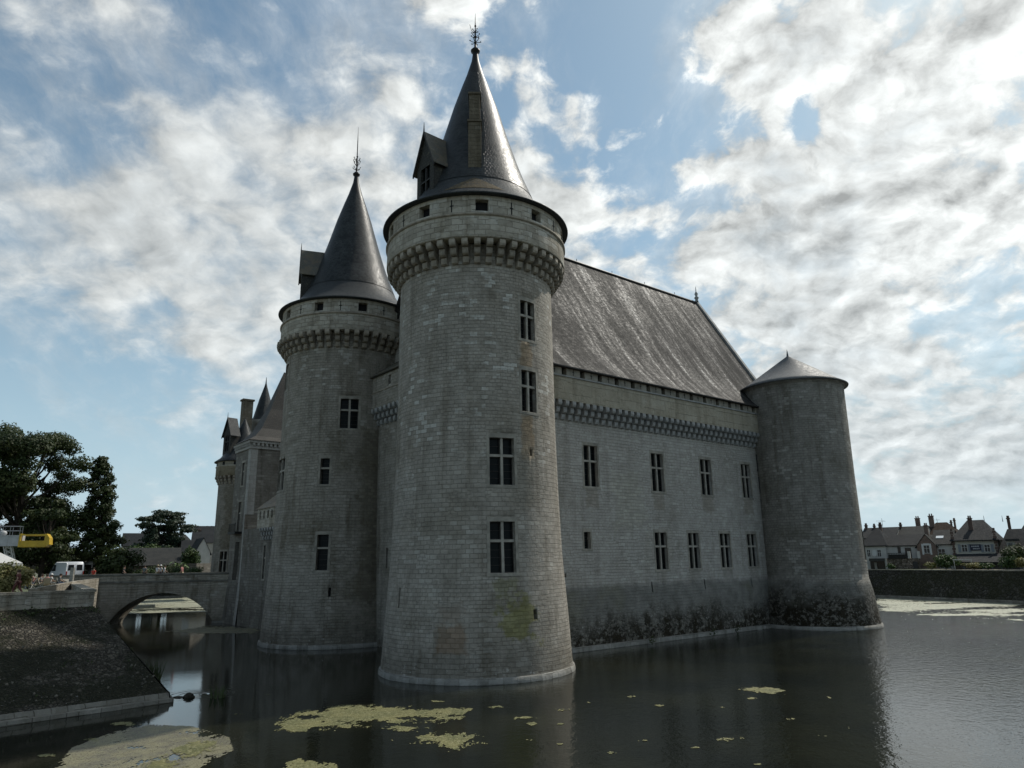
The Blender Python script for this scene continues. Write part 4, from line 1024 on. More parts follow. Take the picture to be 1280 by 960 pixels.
def in_poly(x, y, Q):
    ins = False; j = len(Q)-1
    for i in range(len(Q)):
        if (Q[i][1] > y) != (Q[j][1] > y) and x < (Q[j][0]-Q[i][0])*(y-Q[i][1])/(Q[j][1]-Q[i][1])+Q[i][0]: ins = not ins
        j = i
    return ins
def edge_d(x, y, Q):
    best = 1e9; p = Vector((x, y))
    for i in range(len(Q)):
        a, b_ = Vector(Q[i]), Vector(Q[(i+1) % len(Q)]); ab = b_-a
        t_ = max(0, min(1, (p-a).dot(ab)/max(1e-9, ab.length_squared))); best = min(best, (p-a-ab*t_).length)
    return best
def scum(name, polys, material, cell, thr, fr, soft, label=None, cat=None, kind=None, z=.012, an=1., seed=0):
    mb = MB()
    for px in polys:
        Q = [tuple(atz(u, v)[:2]) for u, v in px]
        x0, x1 = min(q[0] for q in Q), max(q[0] for q in Q); y0, y1 = min(q[1] for q in Q), max(q[1] for q in Q)
        nx, ny = int((x1-x0)/cell)+1, int((y1-y0)/(cell*1.5))+1
        for i in range(nx):
            for j in range(ny):
                x, y = x0+i*cell, y0+j*cell*1.5
                xc, yc = x+cell/2, y+cell*.75
                if not in_poly(xc, yc, Q): continue
                v_ = noise.fractal(Vector((xc*fr*an+seed, yc*fr, 3.3+seed)), .8, 2.1, 6)*.5+.5
                ed_ = min(1, edge_d(xc, yc, Q)/soft)
                if v_*(.42+.62*ed_)+.20*noise.noise(Vector((xc*3.1*an, yc*1.6, seed+9)))+.16*noise.noise(Vector((xc*8*an, yc*4, seed+4))) < thr+(-.09 if rnd.random() < .22 else 0): continue
                h = .006*noise.noise(Vector((x*4, y*4, 0)))+z
                o = rnd.uniform(-.2, .2)*cell
                mb.face([(x+o, y, h), (x+cell+o, y, h), (x+cell+o, y+cell*1.5, h), (x+o, y+cell*1.5, h)])
    if not mb.f: return
    o = mb.build(name, material, merge=False); tag(o, label, cat, None, kind); return o
scum('algae_mat', [[(318, 912), (350, 893), (420, 881), (478, 880), (560, 882), (592, 886), (585, 897), (556, 905), (540, 912), (616, 919), (612, 930), (560, 942), (540, 932), (488, 928), (470, 915), (400, 916), (372, 922)]], M_alg, .045, .40, .55, 1.2, 'large yellow green algae mat floating below the nearest tower', 'algae', seed=2)
scum('algae_mat', [[(55, 975), (90, 935), (150, 912), (175, 905), (240, 908), (286, 922), (292, 938), (240, 965), (150, 985)]], M_algb, .05, .22, .6, .8, 'wide brown scum sheet floating at the lower left corner', 'algae', seed=5)
scum('algae_mat', [[(170, 960), (195, 940), (235, 928), (275, 925), (288, 932), (240, 962), (200, 980)]], M_alg, .05, .45, .7, .8, kind='stuff', z=.03, seed=8)
scum('algae_mat', [[(920, 862), (935, 857), (968, 859), (990, 864), (985, 869), (950, 867)]], M_alg, .05, .38, 1.1, .5, 'thin pale algae streak on dark water right of center', 'algae', seed=11)
scum('algae_mat', [[(340, 975), (352, 952), (375, 948), (420, 955), (430, 975)]], M_alg, .05, .40, .6, .5, 'small algae mat cut by the bottom edge of the photo', 'algae', seed=12)
isl = []
for (u, v, w_, h_) in [(q_[0], q_[1], q_[2]*.85, q_[3]*.8) for q_ in [(655, 898, 40, 6), (665, 905, 26, 7), (660, 924, 20, 6), (930, 868, 14, 3), (940, 873, 18, 3), (905, 925, 44, 7), (890, 925, 12, 6), (930, 924, 16, 7), (895, 948, 22, 6), (947, 955, 16, 4), (1030, 921, 26, 5), (803, 926, 18, 4), (765, 941, 18, 4), (703, 905, 26, 5), (705, 887, 28, 6), (790, 871, 14, 3), (822, 882, 20, 4), (860, 874, 16, 3), (905, 884, 12, 3), (735, 878, 12, 3), (620, 884, 24, 4), (988, 899, 18, 3), (1035, 872, 14, 3), (870, 935, 16, 4), (700, 930, 10, 3), (1060, 910, 10, 3), (25, 268, 0, 0), (545, 877, 26, 3), (300, 893, 24, 2), (330, 868, 20, 2), (155, 905, 50, 6), (110, 925, 50, 6), (60, 945, 40, 5), (345, 880, 12, 2)]]:
    if w_: isl.append([(u-w_/2, v), (u-w_/4, v-h_/2), (u+w_/4, v-h_/2), (u+w_/2, v), (u+w_/4, v+h_/2), (u-w_/4, v+h_/2)])
scum('floating_algae', isl, M_alg, .045, .36, 1.3, .35, kind='stuff', seed=20)
scum('pale_algae_film', [[(1085, 744), (1292, 751), (1292, 777), (1230, 774), (1180, 771), (1140, 769), (1092, 766)]], M_algp, .2, .44, .25, 2.2, kind='stuff', an=.35, seed=31)
scum('green_algae_film', [[(255, 782), (330, 784), (325, 793), (260, 793), (200, 790)]], M_algb, .25, .44, .2, 1.5, kind='stuff', an=.35, seed=35)
scum('green_algae_film', [[(148, 768), (292, 765), (292, 741), (160, 741)]], M_algp, .22, .40, .2, 1.5, kind='stuff', an=.35, z=.03, seed=37)

# ------------------------------------------------------------------ foliage
def leafmat(name, c1, c2, c3):
    m, t, b = mat(name)
    oi = t.new('ShaderNodeNewGeometry'); pos = oi.outputs['Position']
    at = t.new('ShaderNodeAttribute'); at.attribute_name = 'leafv'; g = at.outputs['Fac']
    c = t.mix(g, c1, c2); c = t.mix(t.ss(t.noise(pos, .5, 3), .5, .7), c, c3)
    t.put(b.inputs['Base Color'], c); b.inputs['Roughness'].default_value = .6; b.inputs['Specular IOR Level'].default_value = .35
    tr = t.new('ShaderNodeBsdfTranslucent'); t.put(tr.inputs[0], t.vm('SCALE', c, 1.2)); mx = t.new('ShaderNodeMixShader'); mx.inputs[0].default_value = .25
    t.l.new(b.outputs[0], mx.inputs[1]); t.l.new(tr.outputs[0], mx.inputs[2])
    o = [n for n in t.n if n.type == 'OUTPUT_MATERIAL'][0]; t.l.new(mx.outputs[0], o.inputs[0])
    return m
L_dark = leafmat('leaf_dark', (.018, .032, .010), (.050, .072, .019), (.05, .06, .016))
L_blue = leafmat('leaf_cedar', (.012, .026, .014), (.030, .048, .022), (.022, .036, .018))
L_mid = leafmat('leaf_mid', (.025, .05, .012), (.06, .10, .025), (.05, .07, .02))
L_bright = leafmat('leaf_bright', (.07, .12, .025), (.14, .20, .05), (.12, .15, .04))
L_hay = leafmat('leaf_dry', (.12, .12, .04), (.22, .20, .08), (.10, .12, .03))
M_bark = simple('bark', (.035, .028, .02), .9, .3)

def leaves(name, clumps, per, size, material, parent, seed, flat=1., droop=0.):
    """leaf-sized quads scattered on uneven clumps through the crown's volume"""
    r_ = random.Random(seed); V_, F_, A_ = [], [], []
    for (cx, cy, cz, rx, ry, rz2) in clumps:
        n = int(per*(rx*ry*rz2)**(2/3))
        tone = r_.uniform(0, .55)
        for _ in range(n):
            d_ = Vector((r_.gauss(0, 1), r_.gauss(0, 1), r_.gauss(0, 1))).normalized()
            rad = r_.random()**.42
            lump = 1+.38*noise.noise(d_*2.3+Vector((cx, cy, cz)))
            p = Vector((cx+d_.x*rx*rad*lump, cy+d_.y*ry*rad*lump, cz+d_.z*rz2*rad*lump-droop*(d_.x**2+d_.y**2)*rad))
            nrm_ = (d_+Vector((r_.uniform(-.9, .9), r_.uniform(-.9, .9), r_.uniform(-.3, 1.2)))).normalized()
            a = nrm_.cross(Vector((r_.uniform(-1, 1), r_.uniform(-1, 1), r_.uniform(-1, 1)))).normalized(); b_ = nrm_.cross(a)
            s_ = size*r_.uniform(.6, 1.3)
            i = len(V_)
            V_ += [p-a*s_*.5-b_*s_*.25, p+a*s_*.1-b_*s_*.45, p+a*s_*.6, p+b_*s_*.45]
            F_.append((i, i+1, i+2, i+3)); A_.append(min(1, tone+r_.uniform(0, .45)))
    me = bpy.data.meshes.new(name); me.from_pydata(V_, [], F_); me.materials.append(material)
    at = me.attributes.new('leafv', 'FLOAT', 'FACE'); at.data.foreach_set('value', A_)
    o = bpy.data.objects.new(name, me); col.objects.link(o); o.parent = parent
    return o
def tree(name, label, x, y, zg, h, rad, clumps_fn, per, size, lm, seed, trunk_r=.35, cat='tree', group=None, flat=1., limbs=True):
    e = empty(name, (x, y, zg), 0, label, cat, group)
    r_ = random.Random(seed)
    cl = clumps_fn(r_, h, rad)
    leaves('crown', cl, per, size, lm, e, seed)
    mb = MB(); k = 6
    mb.tube([(0, 0, -.2), (r_.uniform(-.2, .2), 0, h*.3), (r_.uniform(-.3, .3), .1, h*.6), (0, 0, h*.9)], [trunk_r, trunk_r*.8, trunk_r*.5, .06], 8)
    if limbs:
        for (cx, cy, cz, *_r) in cl[::2]:
            z0 = max(h*.12, cz*.62); mb.tube([(0, 0, z0), (cx*.5, cy*.5, z0+(cz-z0)*.4), (cx*.95, cy*.95, cz)], [trunk_r*.38, trunk_r*.22, .04], 5)
    mb.build('trunk', M_bark, e)
    return e
def broad(r_, h, rad):
    out = []
    for i in range(46):
        a = r_.uniform(0, 2*pi); zz = r_.uniform(.16, .97); w_ = rad*sqrt(max(.05, 1-((zz-.52)/.52)**2))*r_.uniform(.45, 1.0)
        s_ = r_.uniform(.16, .30)*rad
        out.append((cos(a)*w_, sin(a)*w_, zz*h, s_*1.15, s_*1.15, s_*.75))
    return out
def conic(r_, h, rad):
    out = []
    for i in range(84):
        zz = .05+.94*(i/84); a = i*2.4+r_.uniform(-.4, .4); w_ = rad*(1-zz)**.62*r_.uniform(.45, 1.05)
        s_ = rad*r_.uniform(.17, .30)*(1.15-zz*.55)
        out.append((cos(a)*w_-1.2*zz, sin(a)*w_-.5*zz, zz*h, s_*1.25, s_*1.25, s_*.85))
    return out
def cedar(r_, h, rad):
    out = []
    for i in range(26):
        zz = .35+.62*(i/26); a = i*2.4; w_ = rad*r_.uniform(.25, 1.)*(1.1-.5*zz)
        out.append((cos(a)*w_, sin(a)*w_, zz*h, rad*.30, rad*.30, rad*.07))
    return out
def bushy(r_, h, rad):
    out = []
    for i in range(14):
        a = r_.uniform(0, 2*pi); w_ = rad*r_.uniform(0, .7); zz = r_.uniform(.25, .75)
        out.append((cos(a)*w_, sin(a)*w_, zz*h, rad*.42, rad*.42, h*.28))
    return out
def at_px(u, D): p = atd(u, 700, D); return p.x, p.y
x, y = at_px(16, 112); tree('broadleaf_tree', 'biggest dark leafy tree at the left edge behind the crane', x, y, GZ, 20.8, 6.9, broad, 420, .25, L_dark, 1, .55)
x, y = at_px(54, 108); tree('broadleaf_tree', 'lower dark leafy tree between the biggest tree and the tall conifer', x, y, GZ, 10.5, 3.3, broad, 460, .24, L_dark, 2, .35)
x, y = at_px(126, 110); tree('conifer_tree', 'tall ragged dark conifer behind the white van', x, y, GZ, 16.4, 3.2, conic, 620, .24, L_dark, 3, .4)
x, y = at_px(-35, 115); tree('broadleaf_tree', 'dark leafy tree mostly cut off by the left edge', x, y, GZ, 19, 8, broad, 220, .36, L_dark, 4, .5)
x, y = at_px(40, 125); tree('broadleaf_tree', 'low dark tree filling the gap behind the parked vehicles', x, y, GZ, 7.5, 5.5, broad, 300, .34, L_dark, 5, .3)
x, y = at_px(150, 106); tree('shrub', 'dark shrub at the foot of the tall conifer', x, y, GZ, 4.4, 3.0, bushy, 330, .28, L_dark, 6, .12, 'shrub')
x, y = at_px(206, 175); tree('cedar_tree', 'distant flat layered cedar above the village roofs', x, y, GZ, 14.0, 7.2, cedar, 240, .42, L_blue, 7, .35)
x, y = at_px(196, 172); tree('cedar_tree', 'rounder distant cedar just left of the flat layered one', x, y, GZ, 12.4, 4.2, broad, 240, .4, L_blue, 17, .3)
x, y = at_px(181, 165); tree('hedge', 'rounded green hedge above the barn roof', x, y, GZ, 6.2, 4.8, bushy, 260, .35, L_mid, 8, .12, 'hedge')
x, y = at_px(212, 166); tree('shrub', 'green shrub right of the hedge above the barn roof', x, y, GZ, 6.0, 3.4, bushy, 260, .35, L_mid, 9, .12, 'shrub')
x, y = at_px(236, 132); tree('shrub', 'tall leafy green shrub beside the stone garden wall', x, y, GZ, 5.0, 1.9, bushy, 300, .30, L_mid, 10, .1, 'shrub')
x, y = at_px(232, 116); tree('shrub', 'dark low shrub in front of the garden wall', x, y, GZ, 1.7, 2.4, bushy, 300, .2, L_mid, 11, .08, 'shrub')
x, y = at_px(206, 118); tree('shrub', 'dark green shrub in front of the barn behind the strollers', x, y, GZ, 2.3, 3.0, bushy, 300, .22, L_dark, 12, .08, 'shrub')
x, y = at_px(181, 116); tree('shrub', 'olive green shrub at the left end of the barn wall', x, y, GZ, 1.6, 1.9, bushy, 300, .22, L_mid, 13, .08, 'shrub')
x, y = at_px(8, 66); tree('grass_clump', 'sunlit yellow green ornamental grass clump at the left edge', x, y, GZ, 2.5, 1.9, bushy, 700, .16, L_hay, 14, .05, 'plant', limbs=False)
# banana-like plant
x, y = at_px(224, 122); e = empty('banana_plant', (x, y, GZ), 0, 'bright green banana plant with long arching leaves', 'plant')
mb = MB()
for k in range(15):
    a = 2*pi*k/15+rnd.uniform(-.2, .2); L_ = rnd.uniform(1.3, 2.2); w_ = .24; e1 = Vector((cos(a), sin(a), 0)); e2 = Vector((-sin(a), cos(a), 0)); pr = None
    z0 = rnd.uniform(.9, 1.8)
    for q in range(7):
        f = q/6; c_ = e1*L_*f*.8+Vector((0, 0, z0+L_*(1.15*f-1.05*f*f))); ww = w_*sin(pi*min(1, f*.9+.08))
        cu = (c_-e2*ww, c_+e2*ww)
        if pr: mb.face([pr[0], pr[1], cu[1], cu[0]])
        pr = cu
mb.build('leaves', simple('banana_leaf', (.13, .21, .05), .5, .3), e); mb = MB(); mb.tube([(0, 0, 0), (.05, 0, 1.9)], [.16, .09], 8); mb.build('stem', M_bark, e)

# ------------------------------------------------------------------ houses
M_white = simple('white_render', (.42, .41, .38), .9, .12, .8)
M_cream = simple('cream_render', (.40, .385, .33), .9, .12, .8)
M_grey = simple('grey_render', (.30, .29, .26), .9, .15, .8)
def brickmat(name, c1, c2, mc, w=.24, h=.075):
    m, t, b = mat(name); uv = t.new('ShaderNodeTexCoord').outputs['UV']
    n = t.new('ShaderNodeTexBrick'); t.put(n.inputs['Vector'], uv); t.put(n.inputs['Color1'], (*c1, 1)); t.put(n.inputs['Color2'], (*c2, 1)); t.put(n.inputs['Mortar'], (*mc, 1))
    n.inputs['Scale'].default_value = 1; n.inputs['Mortar Size'].default_value = .012; n.inputs['Brick Width'].default_value = w; n.inputs['Row Height'].default_value = h
    t.put(b.inputs['Base Color'], t.mix(t.ss(t.noise(uv, 1.1, 4), .4, .7, 0, .5), n.outputs['Color'], (.08, .06, .05))); b.inputs['Roughness'].default_value = .9
    return m
M_brick = brickmat('brown_brick', (.13, .075, .055), (.20, .12, .085), (.16, .14, .12))
M_redbrick = brickmat('red_brick', (.075, .040, .030), (.12, .065, .045), (.09, .075, .065))
M_tile = slate('house_slate', (.016, .018, .020), (.034, .036, .038), rough=.8, lichen=.04, spec=.08)
M_tileg = slate('grey_slate', (.028, .030, .030), (.056, .056, .053), rough=.85, lichen=.08, spec=.08)
M_tileb = slate('brown_tiles', (.030, .021, .017), (.055, .040, .031), rough=.9, lichen=.04, spec=.05)
M_shut = simple('grey_shutter', (.17, .19, .21), .7, .1)
M_navy = simple('navy_board', (.008, .010, .030), .6, .1)
M_letter = simple('white_lettering', (.55, .55, .55), .6, .02)
M_wgl, tg, bgl = mat('house_window_glass'); bgl.inputs['Base Color'].default_value = (.02, .022, .025, 1); bgl.inputs['Roughness'].default_value = .15
M_wfr = simple('white_window_frame', (.5, .5, .48), .6, .05)
M_rubhouse = rubble_mat('rubble_garden_wall', (.12, .09, .07), (.34, .28, .23), (.03, .03, .018), (.06, .05, .04), 3.2, .4)

HG = 'houses around the moat'
def house(name, label, C, rz, w, d_, hw, hr, kind, mw, mr, wins=(), chims=(), zg=4.3, over=.3, cat='house', mgable=None, ridge_frac=.45, skylight=None):
    """w along local x (front faces -y); kind: gable (ridge along x), front (ridge along y), hip"""
    e = empty(name, (C[0], C[1], zg), rz, label, cat, HG if name == 'village_house' else None)
    mb = MB(); x0, x1, y0, y1 = -w/2, w/2, 0, d_
    mb.face([(x0, y0, -.6), (x1, y0, -.6), (x1, y0, hw), (x0, y0, hw)]); mb.face([(x1, y1, -.6), (x0, y1, -.6), (x0, y1, hw), (x1, y1, hw)])
    if kind == 'gable':
        mb.face([(x1, y0, -.6), (x1, y1, -.6), (x1, y1, hw), (x1, d_/2, hr-.08), (x1, y0, hw)]); mb.face([(x0, y1, -.6), (x0, y0, -.6), (x0, y0, hw), (x0, d_/2, hr-.08), (x0, y1, hw)])
    else: mb.face([(x1, y0, -.6), (x1, y1, -.6), (x1, y1, hw), (x1, y0, hw)]); mb.face([(x0, y1, -.6), (x0, y0, -.6), (x0, y0, hw), (x0, y1, hw)])
    if kind == 'front': mb.face([(x0, y0, hw), (x1, y0, hw), (0, y0, hr-.08)]); mb.face([(x1, y1, hw), (x0, y1, hw), (0, y1, hr-.08)])
    mb.build('wall', mw, e)
    r_ = MB(); o = over; s_ = (hr-hw)/(d_/2) if kind != 'front' else (hr-hw)/(w/2)
    def slab(P_):
        r_.face(P_); r_.face([(p[0], p[1], p[2]-.12) for p in P_[::-1]])
        for k in range(len(P_)):
            a, b_ = P_[k], P_[(k+1) % len(P_)]; r_.face([a, (a[0], a[1], a[2]-.12), (b_[0], b_[1], b_[2]-.12), b_])
    if kind == 'gable':
        slab([(x0-.1, y0-o, hw-o*s_+.1), (x1+.1, y0-o, hw-o*s_+.1), (x1+.1, d_/2, hr+.1), (x0-.1, d_/2, hr+.1)]); slab([(x1+.1, y1+o, hw-o*s_+.1), (x0-.1, y1+o, hw-o*s_+.1), (x0-.1, d_/2, hr+.1), (x1+.1, d_/2, hr+.1)])
    elif kind == 'front':
        slab([(x0-o, y1+.1, hw-o*s_+.1), (x0-o, y0-.1, hw-o*s_+.1), (0, y0-.1, hr+.1), (0, y1+.1, hr+.1)]); slab([(x1+o, y0-.1, hw-o*s_+.1), (x1+o, y1+.1, hw-o*s_+.1), (0, y1+.1, hr+.1), (0, y0-.1, hr+.1)])
    else:
        rl = w/2-min(w, d_)*ridge_frac
        E_ = [(x0-o, y0-o, hw), (x1+o, y0-o, hw), (x1+o, y1+o, hw), (x0-o, y1+o, hw)]; A_, B_ = (-rl, d_/2, hr), (rl, d_/2, hr)
        slab([E_[0], E_[1], B_, A_]); slab([E_[2], E_[3], A_, B_]); slab([E_[1], E_[2], B_]); slab([E_[3], E_[0], A_])
        r_.box((0, y0-o, hw-.08), (w+2*o, .12, .12)); 
    ro = r_.build('roof', mr, e)
    for (cx, cy, ch, cw, cd, mc) in chims:
        c_ = MB(); zb_ = hw*.9; c_.box((cx, cy, (zb_+ch)/2), (cw, cd, ch-zb_)); c_.box((cx, cy, ch-.02), (cw+.16, cd+.16, .14))
        for k in range(2): c_.lathe([(.13, ch), (.10, ch+.45)], 8, (cx-cw*.22+cw*.44*k, cy, 0))
        c_.build('chimney', mc, ro)
    for wd in wins:
        wx, wz, ww, wh, kd = wd
        a = MB(); f = .07
        if kd == 'door' or kd == 'dark':
            a.box((wx, -.02, wz+wh/2), (ww+.1, .06, wh+.1)); wo = a.build('window', M_woodd, e); g = MB(); g.box((wx, -.06, wz+wh/2), (ww-.06, .02, wh-.06)); g.build('pane', M_wgl, wo)
            continue
        for (cx, cz, sx_, sz_) in ((wx-ww/2, wz+wh/2, f, wh), (wx+ww/2, wz+wh/2, f, wh), (wx, wz, ww, f), (wx, wz+wh, ww, f), (wx, wz+wh/2, .05, wh), (wx, wz+wh*.6, ww, .04)): a.box((cx, -.05, cz), (sx_, .08 if sx_ != .05 else .07, sz_))
        if kd == 'surr':
            for (cx, cz, sx_, sz_) in ((wx-ww/2-.15, wz+wh/2, .24, wh+.5), (wx+ww/2+.15, wz+wh/2, .24, wh+.5), (wx, wz+wh+.17, ww, .24)): a.box((cx, -.03, cz), (sx_, .07, sz_))
        wo = a.build('window', M_wfr, e)
        g = MB(); g.face([(wx-ww/2, -.03, wz), (wx+ww/2, -.03, wz), (wx+ww/2, -.03, wz+wh), (wx-ww/2, -.03, wz+wh)]); g.build('pane', M_wgl, wo)
        if kd == 'shut':
            for s2 in (-1, 1):
                q = MB(); q.box((wx+s2*(ww*.75+.12), -.06, wz+wh/2), (ww*.46, .05, wh+.05))
                for z_ in range(5): q.box((wx+s2*(ww*.75+.12), -.095, wz+wh*(z_+.5)/5), (ww*.38, .02, wh/7))
                q.build('shutter', M_shut, e)
    if skylight:
        sx_, f, sw, sh = skylight
        yy = d_/2*f; zz = hw+(hr-hw)*f+.13; q = MB(); q.hexa([(sx_, yy, zz), (sx_+sw, yy, zz), (sx_+sw, yy+sh, zz+sh*s_), (sx_, yy+sh, zz+sh*s_), (sx_, yy-.03, zz+.08), (sx_+sw, yy-.03, zz+.08), (sx_+sw, yy+sh, zz+sh*s_+.08), (sx_, yy+sh, zz+sh*s_+.08)]); q.build('skylight', M_skyl, ro)
    return e
M_skyl = simple('skylight_glass', (.55, .58, .6), .12, .02)

# row of houses behind the right moat wall: line parallel to the wall
W0 = Vector((54.9, 115.0)); WE = (Vector((65.0, 95.0))-W0).normalized(); WM = Vector((-WE.y, WE.x))
if WM.dot(Vector((1, .5))) < 0: WM = -WM
RZH = atan2(WE.y, WE.x)
# the house fronts turn more toward the viewer than the wall does
FA = R(-38.0); FE = Vector((cos(FA), sin(FA)))
def on_front(u, o, v=690):
    """point where pixel column u meets a front line standing o metres behind the wall's far end"""
    base = W0+Vector((.6, .8))*o; r = ray(u, v); dd_ = Vector((r.x, r.y)); 
    den_ = dd_.x*FE.y-dd_.y*FE.x; t_ = (base.x*FE.y-base.y*FE.x)/den_
    return dd_*t_
def hz(u, v, P2):   # height at pixel for a point standing at P2
    return atd(u, v, P2.length)[2]
def row_house(name, label, u0, u1, veave, vridge, o, d_, kind, mw, mr, wins=(), chims=(), **kw):
    a, b_ = on_front(u0, o), on_front(u1, o); c = (a+b_)/2; w = (b_-a).length
    zg = kw.pop('zg', 4.25)
    ue = (u0+u1)/2; he = hz(ue, veave, c)-zg
    back = c+Vector((-FE.y, FE.x))*d_*.5; back = c+Vector((.6, .8))*d_*.5
    hr = hz(ue, vridge, back if kind != 'front' else c)-zg
    def loc(u, v, u_on=o):
        p = on_front(u, u_on, v); return (p-c).dot(FE), hz(u, v, p)-zg
    W2 = []
    for (ua_, ub_, va_, vb_, kd) in wins:
        xa, za = loc(ua_, vb_); xb, zb_ = loc(ub_, va_); W2.append(((xa+xb)/2, za, abs(xb-xa), zb_-za, kd))
    C2 = []
    for (ua_, ub_, va_, fy, mc) in chims:
        xa, _ = loc(ua_, 690); xb, _ = loc(ub_, 690); pc_ = c+Vector((.6, .8))*d_*fy
        shift = pc_.length/c.length
        # column direction: keep the chimney on its pixel column at its own depth
        r = ray((ua_+ub_)/2, va_); q = Vector((r.x, r.y)).normalized()*pc_.length
        C2.append(((q-c).dot(FE)*1., (q-c).dot(Vector((-FE.y, FE.x))), hz((ua_+ub_)/2, va_, pc_)-zg, abs(xb-xa), max(.6, abs(xb-xa)*.6), mc))
    return house(name, label, c, FA, w, d_, he, hr, kind, mw, mr, W2, C2, zg=zg, **kw), c

o1 = 14
row_house('village_house', 'white house with hipped slate roof nearest the corner tower at right', 1078, 1108, 682, 661, o1, 9, 'hip', M_white, M_tile,
    [(1084.5, 1087.5, 687, 696, 'plain'), (1097.5, 1101, 687, 696, 'plain')], [(1098, 1102, 656, .7, M_redbrick)], ridge_frac=.4)
row_house('village_house', 'low white house with long slate roof and dark balcony', 1108, 1153, 681.5, 669, o1+.5, 8, 'gable', M_white, M_tile,
    [(1123, 1125, 684, 691, 'dark'), (1133, 1138, 685, 697, 'door')], [])
row_house('brick_house', 'brown brick gable fronted house with one white framed window', 1147, 1171, 682, 668, o1-.5, 10, 'front', M_brick, M_tileg,
    [(1155.5, 1161.5, 681.5, 691.5, 'surr')], [(1154.5, 1159.5, 657, .3, M_brick)])
row_house('village_house', 'white house with grey roof and bright skylight beside the brick gable', 1166, 1192, 680, 663, o1, 10, 'gable', M_white, M_tileg,
    [(1174, 1181, 686, 697.5, 'plain')], [], skylight=(-1.0, .35, 1.1, .8))
row_house('village_house', 'grey roofed house behind the low white one', 1123, 1160, 672, 658.5, o1+13, 10, 'gable', M_grey, M_tileg, [], [(1124, 1127, 656, .5, M_redbrick)])
row_house('village_house', 'dark ridge roof behind the hipped house', 1078, 1122, 672, 660, o1+12, 9, 'gable', M_grey, M_tile, [], [(1081, 1084, 657, .5, M_redbrick), (1091.5, 1094, 657.5, .5, M_redbrick)])
row_house('village_house', 'large brown tiled roof rising behind the brick gable, tall chimneys', 1147, 1206, 674, 653, o1+16, 13, 'hip', M_brick, M_tileb, [], [(1143.5, 1149.5, 648, .5, M_brick), (1160, 1166.5, 645, .4, M_brick), (1187.5, 1190, 653, .5, M_brick), (1191.5, 1194, 650.5, .5, M_brick)], ridge_frac=.38)
big, cbig = row_house('village_house', 'cream house with hipped roof, grey shutters and navy board', 1194, 1247, 675, 650, o1-1, 12, 'hip', M_cream, M_tile,
    [(1203, 1208.5, 680.5, 690, 'shut'), (1231.5, 1237, 680.5, 690, 'shut')], [(1209, 1214.5, 648, .25, M_redbrick), (1258, 1262, 648, .6, M_redbrick)], ridge_frac=.30, over=.5)
# quoins, board and ridge spikes on the cream house
def loc_on(c, o, u, v, zg=4.25):
    p = on_front(u, o, v); return (p-c).dot(FE), hz(u, v, p)-zg
for uu in (1193.2, 1246.8):
    mb = MB()
    for k in range(14):
        x_, z_ = loc_on(cbig, o1-1, uu, 690); mb.box((x_, -.02, .4+k*.42), (.32 if k % 2 else .5, .1, .36))
    mb.build('quoin', M_redbrick, big)
x0_, zt_ = loc_on(cbig, o1-1, 1212, 680.6); x1_, zb_ = loc_on(cbig, o1-1, 1227, 688)
mb = MB(); mb.box(((x0_+x1_)/2, -.12, (zt_+zb_)/2), (x1_-x0_, .1, zt_-zb_)); bo = mb.build('signboard', M_navy, big)
mb = MB(); W_ = x1_-x0_; H_ = zt_-zb_
for ln, (f0, f1, zf) in enumerate(((.13, .86, .68), (.24, .86, .30))):   # two illegible lines of pale lettering
    n = 11 if ln == 0 else 9
    for k in range(n):
        cx = x0_+W_*(f0+(f1-f0)*(k+.5)/n); lw = W_*(f1-f0)/n*.62; lh = H_*.20; cz = zb_+H_*zf; q = .035
        mb.box((cx-lw/2+q/2, -.185, cz), (q, .02, lh)); 
        if k % 3 != 1: mb.box((cx+lw/2-q/2, -.185, cz), (q, .02, lh))
        if k % 2: mb.box((cx, -.185, cz+lh/2-q/2), (lw-.08, .018, q))
        else: mb.box((cx, -.185, cz-lh*.02), (lw-.08, .018, q))
        if k % 3 == 0: mb.box((cx, -.185, cz-lh/2+q/2), (lw-.08, .018, q))
mb.build('lettering', M_letter, bo)
for uu in (1230, 1253):
    mb = MB()
    p_ = atd(uu, 649, (cbig+Vector((.6, .8))*6).length); q = Vector((p_.x, p_.y))-cbig; lx, ly = q.dot(FE), q.dot(Vector((-FE.y, FE.x))); mb.tube([(lx, ly, p_.z-4.25-.4), (lx, ly, p_.z-4.25+.6)], [.06, .02], 5)
    mb.build('roof_spike', M_iron, big)
row_house('village_house', 'dark slate mansard house with dormer window at the right edge', 1249, 1292, 692, 661, o1-.5, 10, 'hip', M_cream, M_tile, [], [], ridge_frac=.28)
row_house('village_house', 'slate roof peeking in at the far right edge', 1272, 1310, 676, 650, o1+9, 10, 'hip', M_grey, M_tile, [], [(1284, 1288, 646, .5, M_redbrick)])
